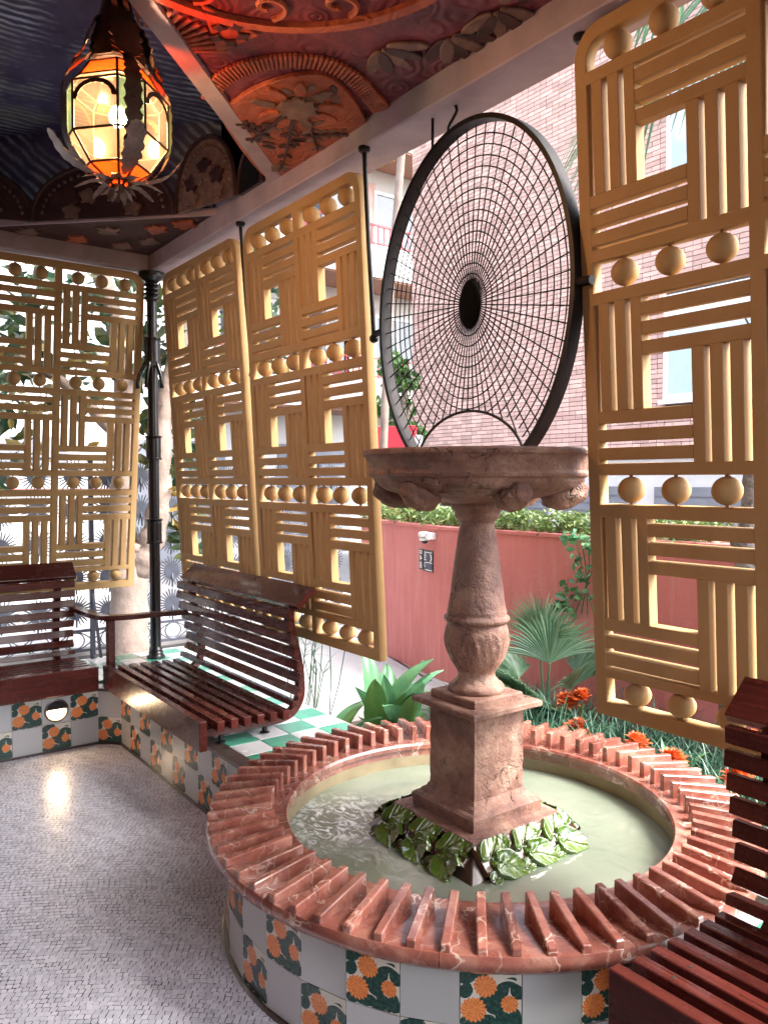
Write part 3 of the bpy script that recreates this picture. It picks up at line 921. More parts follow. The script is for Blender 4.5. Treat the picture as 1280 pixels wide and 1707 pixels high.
# second, narrower rayed panel up the diagonal
def arcpanel(cx, cy, r0, r1, a0, a1, n, nm):
    base = None
    for k in range(n):
        t = a0 + (a1 - a0) * k / (n - 1)
        c, s = math.cos(t), math.sin(t); w = (r0 + r1) / 2 * (a1 - a0) / n * 0.30
        o = relief(nm, [(cx + c * r0 - s * w * .6, cy + s * r0 + c * w * .6), (cx + c * r1 - s * w, cy + s * r1 + c * w), (cx + c * r1 + s * w, cy + s * r1 - c * w), (cx + c * r0 + s * w * .6, cy + s * r0 - c * w * .6)], ZC - 0.014, ZC - 0.0006, M['ceil_relief'])
arcpanel(2.50, -0.96, 0.17, 0.30, -0.62, 0.9, 14, 'ray')
arcpanel(2.95, -1.42, 0.17, 0.30, -0.62, 0.9, 14, 'ray')
for (tx, ty) in ((2.80, -0.77),):
    tri = relief('triangle_panel', [(2.89, -0.91), (2.845, -0.68), (2.66, -0.745)], ZC - 0.012, ZC - 0.0006, M['ceil_relief'])
    for k in range(5):
        a = k * 1.26
        px, py = tx + 0.055 * math.cos(a), ty + 0.045 * math.sin(a)
        relief('leaf', [(px + 0.030 * math.cos(a + s) * (1 if i % 2 else 0.5), py + 0.030 * math.sin(a + s) * (1 if i % 2 else 0.5)) for i, s in enumerate(np.linspace(0, 2 * PI, 8, endpoint=False))], ZC - 0.022, ZC - 0.0115, M['ceil_dark'], tri)
# big ring with scrolls near the middle of the field
RC = (3.45, -0.95)
def ring(cx, cy, r0, r1, z, mat, nm, n=56):
    g = MB()
    vs = []
    for k in range(n):
        t = 2 * PI * k / n; c, s = math.cos(t), math.sin(t)
        vs += [(cx + c * r0, cy + s * r0, ZC - 0.0006), (cx + c * r0, cy + s * r0, z), (cx + c * r1, cy + s * r1, z), (cx + c * r1, cy + s * r1, ZC - 0.0006)]
    fs = []
    for k in range(n):
        j = (k + 1) % n
        for i in range(3): fs.append((k * 4 + i, k * 4 + i + 1, j * 4 + i + 1, j * 4 + i))
    g.add(vs, fs); return g.build(nm, mat, ceil)
ring(RC[0], RC[1], 0.585, 0.62, ZC - 0.020, M['ceil_relief'], 'ring_moulding')
ring(RC[0], RC[1], 0.40, 0.42, ZC - 0.014, M['ceil_relief'], 'ring_moulding')
for k in range(14):
    t = 2 * PI * k / 14
    cx, cy = RC[0] + 0.50 * math.cos(t), RC[1] + 0.50 * math.sin(t)
    sp = [Vector((cx + (0.012 + 0.0095 * a) * math.cos(a * 1.0 + t), cy + (0.012 + 0.0095 * a) * math.sin(a * 1.0 + t), ZC - 0.007)) for a in np.linspace(0, 6.0, 18)]
    g = MB(); g.tube(sp, 0.010, 5); g.build('scroll', M['ceil_relief'], ceil)
# dark painted bands crossing the field beyond the palmette
for k, (cx, cy) in enumerate(((3.02, -0.30), (3.22, -0.16), (3.42, -0.14), (3.62, -0.2))):
    for j in range(5):
        a = 0.9 + 0.45 * j + 0.2 * k
        px, py = cx + 0.10 * math.cos(a), cy + 0.08 * math.sin(a)
        relief('leaf', [(px + 0.075 * math.cos(s) * math.cos(a) - 0.026 * math.sin(s) * math.sin(a), py + 0.075 * math.cos(s) * math.sin(a) + 0.026 * math.sin(s) * math.cos(a)) for s in np.linspace(0, 2 * PI, 14, endpoint=False)], ZC - 0.012 - 0.003 * (j % 2), ZC - 0.0006, M['ceil_dark'] if (j + k) % 2 else M['ceil_flower'])

# beams and roof
ob = MB(); ob.box((-0.155, -0.028, 2.945), (7.4, 0.17, ZC + 0.12)); 
bm_ = ob.build('wall_beam', M['beam'], bevel=0.006)
tag(bm_, 'long lilac-grey beam running above the fountain opening', 'beam')
b2 = MB(); b2.box((0.0285, -0.155, 2.945), (0.032, 0.0, 2.95))
ob = MB(); ob.box((-0.17, -3.0, 2.948), (0.028, -0.0285, ZC + 0.119))
tag(ob.build('wall_beam', M['beam'], bevel=0.006), 'lilac-grey beam above the far bench, at right angles to the long one', 'beam')
rf = MB(); rf.box((-0.45, -3.3, 3.63), (7.6, 0.45, 3.78))
roof = tag(rf.build('gallery_roof', M['plaster']), 'flat plastered roof slab covering the whole gallery', 'roof')
up = MB(); up.box((-0.17, 0.0, ZC + 0.12), (7.4, 0.17, 3.63)); up.box((-0.17, -3.0, ZC + 0.12), (0.0, 0.0, 3.63))
up.build('parapet', M['plaster'], roof)

# ================================================================== TILED PLINTH AND LEDGE
def tile_mesh(w, h, mat, name):
    g = MB(); e = 0.0016
    w2 = w / 2 - e; h0, h1 = e, h - e
    g.add([(-w2, -0.006, h0), (w2, -0.006, h0), (w2, -0.006, h1), (-w2, -0.006, h1), (-w2, 0, h0), (w2, 0, h0), (w2, 0, h1), (-w2, 0, h1)],
          [(0, 1, 2, 3), (1, 5, 6, 2), (4, 0, 3, 7), (3, 2, 6, 7), (4, 5, 1, 0)])
    me = g.mesh(name, mat)
    uv = me.uv_layers.new(name='UVMap')
    for lp in me.loops:
        v = me.vertices[lp.vertex_index].co
        uv.data[lp.index].uv = ((v.x + w / 2) / w, v.z / h)
    return me
TP = tile_mesh(TILE, 0.153, M['plain_tile'], 'plain_tile')
TF = tile_mesh(TILE, 0.153, M['flower_tile'], 'flower_tile')
plinth = thing('tiled_plinth', 'low seat plinth faced with white and orange marigold tiles, green and white tiled top', 'plinth')
YR = -0.315
def arc_cut(sign, yf=-0.457):
    a0 = math.asin(yf / 0.80); a1 = math.asin(0.27 / 0.80)
    return [(FC[0] + sign * 0.80 * math.cos(a), FC[1] + 0.80 * math.sin(a)) for a in np.linspace(a0, a1, 14)]
core = MB(); core.prism([(0.565, -2.95), (0.565, -0.563), (0.67, -0.457)] + arc_cut(-1) + [(-0.22, 0.27), (-0.22, -2.95)], 2, -0.05, 0.312)
core.build('core', M['mortar'], plinth)
core = MB(); core.prism([(5.95, YR), (5.95, 0.27)] + arc_cut(1, YR)[::-1], 2, -0.05, 0.312)
core.build('core', M['mortar'], plinth)
edge = MB()
edge.prism([(0.582, -2.95), (0.582, -0.57), (0.677, -0.474), (2.36, -0.474), (2.36, -0.40), (0.6, -0.40), (0.5, -0.5), (0.5, -2.95)], 2, 0.3122, 0.3285)
edge.build('edge_strip', M['dark_edge'], plinth)
edge = MB(); edge.prism([(4.045, YR - 0.017), (5.95, YR - 0.017), (5.95, YR + 0.05), (4.045, YR + 0.05)], 2, 0.3122, 0.3285)
edge.build('edge_strip', M['dark_edge'], plinth)
sk = MB()
sk.prism([(0.5655, -2.95), (0.582, -2.95), (0.582, -0.57), (0.677, -0.474), (2.36, -0.474), (2.36, -0.4575), (0.6695, -0.4575), (0.5655, -0.5632)], 2, -0.004, 0.010)
sk.build('skirting', M['dark_edge'], plinth)
def wall_tile(x, y, rz, row, flower, name='tile'):
    return link(name, TF if flower else TP, plinth, (x, y, 0.006 + row * 0.153), (0, 0, rz))
for row in (0, 1):
    for i in range(12):                                  # under the bench at right angles to the far one
        x = 0.672 + TILE * (i + 0.5)
        if x > 2.45: continue
        wall_tile(x, -0.457, 0, row, (i + row) % 2 == 1)
    for i in range(12):                                  # far wall, facing +X
        y = -0.563 - TILE * (i + 0.5)
        if y < -2.3: continue
        if row == 1 and i == 1: continue                 # the lamp tile
        wall_tile(0.565, y, PI / 2, row, (i + row) % 2 == 1)
    wall_tile(0.6175, -0.51, PI / 4, row, row == 0)
    for i in range(9):                                   # beyond the fountain, nearest bench
        x = 4.035 + TILE * (i + 0.5)
        wall_tile(x, YR, 0, row, (i + row) % 2 == 0)
# ledge tiles: green and white quarters set square
LT = []
for mname in ('plain_tile', 'green_tile', 'cream_tile'):
    g = MB(); g.box((-0.0772, -0.0772, 0), (0.0772, 0.0772, 0.016)); LT.append(g.mesh('ledge_tile', M[mname], bevel=0.002))
def ledge(x, y, k):
    if x > 3.2 and y - 0.078 < YR - 0.02: return
    if (x - FC[0]) ** 2 + (y - FC[1]) ** 2 < 0.82 ** 2: return
    link('ledge_tile', LT[k], plinth, (x, y, 0.3135), (0, 0, 0))
for i in range(39):
    for j in range(5):
        x, y = -0.14 + 0.157 * i, -0.32 + 0.1575 * j - 0.0
        if y > 0.2: k = 2 if (i % 2 == 0) else 1
        else: k = (i + j) % 2
        if y > 0.25: continue
        ledge(x, y, k)
for i in range(4):
    for j in range(12):
        x, y = -0.14 + 0.157 * i, -0.478 - 0.157 * j
        ledge(x, y, (i + j) % 2 if i else (2 if j % 2 else 1))
# recessed lamp in one tile
nl = thing('niche_lamp', 'round recessed lamp glowing in the tiled plinth under the far bench', 'lamp', (0.5715, -0.563 - TILE * 1.5, 0.006 + 0.153 * 1.5), (0, 0, PI / 2))
def square_with_hole(w, h, r, t):
    pts = []
    ci = [(r * math.cos(a), r * math.sin(a)) for a in np.linspace(0, 2 * PI, 40, endpoint=False)]
    me = curve_fill('face_plate', [[(-w, -h), (w, -h), (w, h), (-w, h)], ci], t, 0.0005, M['plain_tile'])
    return me
fp = link('face_plate', square_with_hole(0.0765, 0.0745, 0.064, 0.006), nl, (0, 0.003, 0), (PI / 2, 0, 0))
g = MB(); g.lathe([(0.0665, -0.004), (0.0665, 0.004), (0.057, 0.006), (0.055, -0.002)], 36)
g.build('ring', M['dark_edge'], nl, smooth=True, auto=40, rot=(PI / 2, 0, 0))
g = MB(); g.prism([(0.0555 * math.cos(a), 0.0555 * math.sin(a)) for a in np.linspace(0.12, PI - 0.12, 24)], 1, -0.004, 0.004)
g.build('hood', M['black_iron'], nl)
g = MB(); g.prism([(0.046 * math.cos(a), 0.046 * math.sin(a)) for a in np.linspace(PI + 0.1, 2 * PI - 0.1, 24)], 1, 0.0005, 0.003)
g.build('lens', M['niche_glow'], nl)

# ================================================================== LATTICE SCREENS
PW, SW = 1.137, 0.040
VR = [(0.041, 0.135), (0.704, 0.800), (1.367, 1.464), (2.026, 2.111)]
VM = [0.170, 0.835, 1.500]
PT = 0.045
def rect(u0, u1, v0, v1): return [(u0, -v0), (u1, -v0), (u1, -v1), (u0, -v1)]
cols = [(0.040, 0.550), (0.587, 1.097)]
def rounded_top(u0, u1, v0, v1, rl, rr):
    P = []
    n = 8
    if rl: P += [(u0 + rl - rl * math.cos(a), -(v0 + rl - rl * math.sin(a))) for a in np.linspace(0, PI / 2, n)]
    else: P += [(u0, -v0)]
    if rr: P += [(u1 - rr + rr * math.sin(a), -(v0 + rr - rr * math.cos(a))) for a in np.linspace(0, PI / 2, n)]
    else: P += [(u1, -v0)]
    return P + [(u1, -v1), (u0, -v1)]
outer = rounded_top(0, PW, 0, 2.155, 0.095, 0.095)
holes = []
for c, (u0, u1) in enumerate(cols):
    for k, (v0, v1) in enumerate(VR):
        if k == 0: holes.append(rounded_top(u0, u1, v0, v1, 0.062 if c == 0 else 0, 0.062 if c == 1 else 0))
        else: holes.append(rect(u0, u1, v0, v1))
    for v in VM: holes.append(rect(u0, u1, v, v + 0.5))
FRAME = curve_fill('lattice_frame', [outer] + holes, PT, 0.0022, M['lattice'])
def slat_mesh(w, h, d):
    g = MB(); g.box((0, -d / 2, -h), (w, d / 2, 0)); return g.mesh('slat', M['lattice'], bevel=0.0018)
E_ = 0.0012
VB1, VB2 = slat_mesh(0.039, 0.333 + E_, 0.0424), slat_mesh(0.037, 0.333 + E_, 0.0424)
HB1, HB2 = slat_mesh(0.338 + E_, 0.038, 0.0418), slat_mesh(0.338 + E_, 0.039, 0.0418)
VB3 = slat_mesh(0.038, 0.328 + E_, 0.0424)
HB3 = slat_mesh(0.333 + E_, 0.039, 0.0418)
SL = [(VB1, .018, -E_), (VB1, .077, -E_), (VB2, .135, -E_), (HB1, .172, .0185), (HB1, .172, .0755), (HB2, .172, .133),
      (VB3, .333, .172), (VB3, .389, .172), (VB3, .448, .172), (HB3, -E_, .333), (HB3, -E_, .3905), (HB3, -E_, .448)]
g = MB(); g.sphere((0, 0, 0), (0.0425, 0.0425, 0.0410), 20, 12); BALL = g.mesh('ball', M['lattice'], True)
g = MB(); g.lathe([(0.0105, -0.0515), (0.006, -0.046), (0.0052, -0.038)], 10); g.lathe([(0.0052, 0.038), (0.006, 0.046), (0.0105, 0.0515)], 10)
PIN = g.mesh('pin', M['lattice'], True)
def panel(label, loc, rot, su=1.0):
    t = thing('lattice_screen', label, 'screen', loc, rot, 'ochre lattice screens')
    t.scale = (su, 1, 1)
    link('frame', FRAME, t, (0, PT / 2, 0), (PI / 2, 0, 0))
    for u0, u1 in cols:
        for v in VM:
            for me, du, dv in SL:
                link('slat', me, t, (u0 + du, PT / 2, -(v + dv)))
        for (v0, v1) in VR:
            for du in (0.106, 0.2615, 0.421):
                b = link('ball', BALL, t, (u0 + du, PT / 2, -(v0 + v1) / 2), scale=(1, 1, 1.0 if v0 < 2 else 0.9))
                link('pin', PIN, b)
    return t
panel('leftmost ochre lattice screen, behind the far bench', (0.0, -1.135, 2.93), (R(8), 0, PI / 2), 0.957)
panel('narrow ochre lattice screen just right of the black corner column', (0.180, 0.0, 2.89), (R(3.5), 0, 0), 0.945)
panel('ochre lattice screen between two hanging iron bars, left of the round web grille', (1.345, 0.0, 2.89), (R(3), 0, 0), 0.965)
panel('big ochre lattice screen nearest the camera, right of the round web grille', (3.610, 0.0, 2.93), (R(4), 0, 0), 1.0)

# hanging iron pivot bars with knobs
def pivot(x, y, ztop, zbot, label, dy=0.05):
    t = thing('pivot_bar', label, 'iron bar', (x, y, 0), (0, 0, 0), 'hanging iron pivot bars')
    g = MB(); g.tube([(0, 0, ztop), (0, dy * 0.45, (ztop + zbot) / 2), (0, dy * 0.85, zbot + 0.12), (0.0, dy, zbot)], [0.010, 0.010, 0.010, 0.010], 10)
    g.build('rod', M['black_iron'], t, smooth=True, auto=40)
    g = MB(); g.sphere((0.0, dy, zbot), 0.020, 14, 10); g.build('knob', M['black_iron'], t, smooth=True)
    g = MB(); g.lathe([(0.0, ztop + 0.004), (0.026, ztop + 0.004), (0.026, ztop - 0.012), (0.018, ztop - 0.02), (0.0, ztop - 0.02)], 16)
    g.build('flange', M['black_iron'], t, smooth=True, auto=40)
pivot(1.312, 0.008, 2.944, 2.13, 'black iron bar hanging between the two narrower lattice screens', 0.065)
pivot(2.505, -0.012, 2.944, 2.155, 'black iron bar hanging at the left pivot of the round web grille')
pivot(3.600, 0.05, 2.944, 2.165, 'black iron bar hanging at the right pivot of the round web grille')

# black corner column
cc = thing('corner_column', 'black cast-iron column with ringed collars at the gallery corner', 'column', (0, 0, ZL))
g = MB(); g.lathe([(0.036, 0.06), (0.036, 0.80), (0.034, 1.9), (0.033, 2.50)], 24); g.build('shaft', M['black_iron'], cc, smooth=True)
g = MB(); g.lathe([(0, 0.0), (0.062, 0.0), (0.062, 0.012), (0.05, 0.02), (0.047, 0.03), (0.052, 0.036), (0.047, 0.044), (0.041, 0.05), (0.046, 0.057), (0.041, 0.066), (0.037, 0.075), (0.030, 0.08)], 24)
g.build('base', M['black_iron'], cc, smooth=True, auto=50)
for z0, z1, r in ((0.79, 0.95, 0.050), (1.36, 1.515, 0.050), (1.99, 2.175, 0.054)):
    g = MB()
    pr = [(0.034, z0 - 0.004), (r + 0.004, z0 - 0.004), (r + 0.004, z0 + 0.008)]
    nn = 12
    for k in range(nn): 
        zz = z0 + 0.01 + (z1 - z0 - 0.02) * k / nn
        pr += [(r, zz), (r - 0.0015, zz + (z1 - z0 - 0.02) / nn * 0.5)]
    pr += [(r + 0.004, z1 - 0.008), (r + 0.004, z1 + 0.004), (0.034, z1 + 0.006)]
    g.lathe(pr, 24); g.build('collar', M['black_iron'], cc, smooth=True, auto=45)
g = MB()
pr = [(0.033, 2.42)]
for k in range(4):
    z = 2.43 + k * 0.030
    pr += [(0.036, z), (0.052, z + 0.010), (0.052, z + 0.016), (0.037, z + 0.026)]
pr += [(0.05, 2.56), (0.085, 2.585), (0.088, 2.613), (0.0, 2.613)]
g.lathe(pr, 24); g.build('capital', M['black_iron'], cc, smooth=True, auto=45)
for s, az in ((1, R(15)), (2, R(-105)), (3, R(-45))):
    g = MB()
    P = [(0.03, 0, 2.03), (0.055, 0, 1.99), (0.085, 0, 1.93), (0.100, 0, 1.87), (0.098, 0, 1.835)]
    g.tube(P, [0.016, 0.015, 0.013, 0.011, 0.016], 8)
    g.build('bracket_leaf', M['black_iron'], cc, smooth=True, rot=(0, 0, az))
#@@OBJECTS
# ================================================================== BENCHES
SEAT = [(-0.440, .455), (-0.373, .454), (-0.306, .452), (-0.238, .450), (-0.170, .448), (-0.102, .446)]
BACK = [(-0.047, .470, -10), (-0.020, .520, 55), (-0.014, .585, 80), (-0.026, .650, 84), (-0.042, .715, 84), (-0.058, .780, 84), (-0.072, .845, 86), (-0.070, .905, 92)]
def bench(label, x0, x1, flip_end=None):
    t = thing('slatted_bench', label, 'bench', (x0, 0, 0), (0, 0, 0), 'varnished slatted benches on the plinth')
    L = x1 - x0
    g = MB(); g.box((0, -0.545, 0.332), (L, -0.508, 0.468)); g.build('front_board', M['wood'], t, bevel=0.003)
    for y, z in SEAT:
        g = MB(); g.box((0, -0.0185, -0.046), (L, 0.0185, 0.0))
        g.build('seat_slat', M['wood'], t, bevel=0.0025, loc=(0, y, z + 0.0))
    for y, z, a in BACK:
        g = MB(); g.box((0, -0.0135, -0.022), (L, 0.0135, 0.022)) if a > 30 else g.box((0, -0.019, -0.014), (L, 0.019, 0.014))
        g.build('back_slat', M['wood'], t, bevel=0.0025, loc=(0, y - 0.006, z), rot=(R(a if a > 30 else a) - (R(90) if a > 30 else 0), 0, 0))
    g = MB(); g.box((-0.02, -0.066, -0.015), (L + 0.02, 0.066, 0.015))
    g.build('top_rail', M['wood'], t, bevel=0.003, loc=(0, 0.0, 0.978), rot=(R(40), 0, 0))
    # curved cheek that carries the slats, one near each end, with a seat bearer and pegs
    curve = ease([(-0.50, .392), (-0.30, .388), (-0.12, .386), (-0.03, .405), (0.018, .470), (0.022, .560), (0.008, .660), (-0.015, .760), (-0.036, .860), (-0.034, .925), (-0.010, .968)], 4)
    for xs in (0.075, L - 0.115):
        g = MB()
        vs = []
        n = len(curve)
        for i, p in enumerate(curve):
            d = (curve[min(i + 1, n - 1)] - curve[max(i - 1, 0)]).normalized()
            nn = Vector((-d.y, d.x)) * 0.022
            for x in (0, 0.042):
                vs += [(x, p.x + nn.x * 0.7, p.y + nn.y * 0.7), (x, p.x - nn.x, p.y - nn.y)]
        fs = []
        for i in range(n - 1):
            a, b = i * 4, i * 4 + 4
            fs += [(a, a + 1, b + 1, b), (a + 2, b + 2, b + 3, a + 3), (a, b, b + 2, a + 2), (a + 1, a + 3, b + 3, b + 1)]
        fs += [(0, 2, 3, 1), (n * 4 - 4, n * 4 - 3, n * 4 - 1, n * 4 - 2)]
        g.add(vs, fs); g.build('support', M['wood'], t, loc=(xs, 0, 0), bevel=0.002)
        for y in (-0.40, -0.17):
            g = MB(); g.lathe([(0, 0.328), (0.024, 0.328), (0.024, 0.334), (0.013, 0.338), (0.013, 0.375)], 12)
            g.build('peg', M['black_iron'], t, loc=(xs + 0.021, y, 0), smooth=True, auto=40)
        for y, z in SEAT[::1]:
            g = MB(); g.lathe([(0, 0.0012), (0.0055, 0.0010), (0.0060, -0.001)], 10)
            g.build('screw', M['dark_edge'], t, loc=(xs + 0.02, y, z))
    return t
bench('varnished brown slatted bench between the corner column and the fountain', 0.605, 1.985)
bench('varnished brown slatted bench cut off by the frame, nearest the camera', 4.195, 5.75)
b = bench('varnished brown slatted bench on the far side, under the leftmost lattice screen', 0.0, 1.45)
b.location = (0.098, -2.03, 0)
b.rotation_euler = (0, 0, PI / 2)
# corner arm rail
ar = thing('corner_armrest', 'bent dark wooden armrest joining two benches in front of the corner column', 'armrest')
P = ease([(0.66, -0.045, 0.738), (0.63, -0.20, 0.738), (0.605, -0.40, 0.736), (0.555, -0.505, 0.736), (0.45, -0.545, 0.738), (0.30, -0.565, 0.742), (0.175, -0.585, 0.748)], 5)
g = MB(); n = len(P); vs = []
for i, p in enumerate(P):
    d = (P[min(i + 1, n - 1)] - P[max(i - 1, 0)]).normalized()
    s = Vector((-d.y, d.x, 0)) * 0.034
    vs += [p + s + Vector((0, 0, .014)), p - s + Vector((0, 0, .014)), p - s - Vector((0, 0, .014)), p + s - Vector((0, 0, .014))]
fs = [(0, 1, 2, 3), (n * 4 - 4, n * 4 - 1, n * 4 - 2, n * 4 - 3)]
for i in range(n - 1):
    for k in range(4): fs.append((i * 4 + k, i * 4 + (k + 1) % 4, i * 4 + 4 + (k + 1) % 4, i * 4 + 4 + k))
g.add(vs, fs); g.build('rail', M['wood'], ar, bevel=0.004)
g = MB(); g.box((0.556, -0.512, 0.329), (0.600, -0.468, 0.7215)); g.build('post', M['wood'], ar, bevel=0.004)

# ================================================================== FOUNTAIN
ft = thing('fountain', 'round red marble fountain with ribbed rim, stone baluster and wide bowl', 'fountain', (FC[0], FC[1], 0))
g = MB(); g.lathe([(0.69, 0.10), (0.872, 0.10), (0.884, -0.02), (0.884, 0.318), (0.69, 0.318)], 96)
g.v = [v for v in g.v]
g.build('drum', M['mortar'], ft, smooth=True, auto=30)
g = MB(); g.lathe([(0.88, 0.0030), (0.908, 0.0030), (0.912, -0.003)], 96); g.build('foot_joint', M['dark_edge'], ft, smooth=True)
NT_ = 36
for k in range(NT_):
    a = 2 * PI * (k + 0.5) / NT_ - PI / 2 - 0.10
    x, y = RB * math.cos(a), RB * math.sin(a)
    if y > (-0.35 if x < 0 else -0.24): continue
    for row in (0, 1):
        link('tile', TF if (k + row) % 2 == 0 else TP, ft, (x * 0.9945, y * 0.9945, 0.006 + row * 0.153), (0, 0, a + PI / 2))
# marble kerb in segments
NS = 12
prof = [(0.690, 0.315), (0.905, 0.315), (0.935, 0.325), (0.957, 0.345), (0.962, 0.366), (0.957, 0.382), (0.945, 0.386), (0.715, 0.366), (0.700, 0.372), (0.684, 0.372), (0.678, 0.362), (0.680, 0.345), (0.690, 0.340)]
for k in range(NS):
    a0 = 2 * PI * k / NS + 0.2; a1 = 2 * PI * (k + 1) / NS + 0.2 - 0.0018
    g = MB(); g.lathe(prof + [prof[0]], 12, (0, 0), None, a0, a1)
    p = len(prof) + 1
    g.f += [tuple(range(p - 1)), tuple(range(12 * p, 12 * p + p - 1))[::-1]]
    g.build('rim_segment', M['marble'], ft, smooth=True, auto=35)
NR = 68
for k in range(NR):
    w = 0.0138
    hi, ho = 0.430 + rnd.uniform(-.002, .002), 0.405
    r0, r1 = 0.735, 0.955
    g = MB()
    g.add([(r0, -w * .95, 0.360), (r1, -w, 0.375), (r1, w, 0.375), (r0, w * .95, 0.360), (r0, -w * .9, hi), (r1, -w * .9, ho), (r1, w * .9, ho), (r0, w * .9, hi)],
          [(0, 3, 2, 1), (4, 5, 6, 7), (0, 1, 5, 4), (1, 2, 6, 5), (2, 3, 7, 6), (3, 0, 4, 7)])
    g.build('rib', M['marble'], ft, bevel=0.003, rot=(0, 0, 2 * PI * k / NR + rnd.uniform(-.004, .004)))
g = MB(); g.lathe([(0.691, 0.33), (0.687, 0.10), (0.30, 0.08)], 72); g.build('basin_wall', M['basin'], ft, smooth=True, auto=40)
g = MB(); n = 96
g.lathe([(0.0, 0.268), (0.2, 0.268), (0.45, 0.268), (0.6885, 0.268)], 96)
wt = g.build('water', M['water'], None, smooth=True, loc=(FC[0], FC[1], 0)); tag(wt, kind='structure')
# pedestal
def sq(name, h, z0, z1, mat=M['stone'], bev=0.006, h1=None):
    g = MB(); h1 = h if h1 is None else h1
    g.add([(-h, -h, z0), (h, -h, z0), (h, h, z0), (-h, h, z0), (-h1, -h1, z1), (h1, -h1, z1), (h1, h1, z1), (-h1, h1, z1)],
          [(0, 3, 2, 1), (4, 5, 6, 7), (0, 1, 5, 4), (1, 2, 6, 5), (2, 3, 7, 6), (3, 0, 4, 7)])
    return g.build(name, mat, ft, bevel=bev)
g = MB()
def sqring(prof):
    vs = []
    for h, z in prof: vs += [(-h, -h, z), (h, -h, z), (h, h, z), (-h, h, z)]
    fs = [(0, 3, 2, 1)]
    for i in range(len(prof) - 1):
        for k in range(4): fs.append((i * 4 + k, i * 4 + (k + 1) % 4, i * 4 + 4 + (k + 1) % 4, i * 4 + 4 + k))
    q = (len(prof) - 1) * 4
    fs.append((q, q + 1, q + 2, q + 3))
    return vs, fs
def rough_square(name, prof, chips, seed):
    vs, fs = sqring(prof); me_ = MB(); me_.add(vs, fs)
    me = me_.mesh(name, M['stone'])
    bm = bmesh.new(); bm.from_mesh(me)
    bmesh.ops.subdivide_edges(bm, edges=[e for e in bm.edges if e.calc_length() > 0.08], cuts=10, use_grid_fill=True)
    ed = [e for e in bm.edges if len(e.link_faces) == 2 and e.calc_face_angle(0) > 0.9]
    rr = random.Random(seed)
    for v in bm.verts:
        if any(e in ed for e in v.link_edges):
            k = rr.random(); a = chips * (2.8 if k > 0.86 else 0.5) * rr.random()
            v.co.x *= 1 - a; v.co.y *= 1 - a
    bm.to_mesh(me); bm.free()
    return link(name, me, ft)
rough_square('apron', [(0.215, 0.325), (0.218, 0.352), (0.212, 0.360)], 0.004, 1)
rough_square('plinth', [(0.165, 0.3605), (0.167, 0.400), (0.160, 0.408), (0.146, 0.412), (0.138, 0.424), (0.128, 0.430), (0.122, 0.442)], 0.006, 2)
rough_square('die', [(0.1195, 0.4425), (0.1195, 0.722)], 0.016, 3)
rough_square('cap', [(0.121, 0.7225), (0.130, 0.727), (0.136, 0.734), (0.160, 0.738), (0.167, 0.742), (0.167, 0.757), (0.162, 0.762)], 0.006, 4)
rough_square('slab', [(0.117, 0.7625), (0.1175, 0.784), (0.113, 0.789)], 0.006, 5)
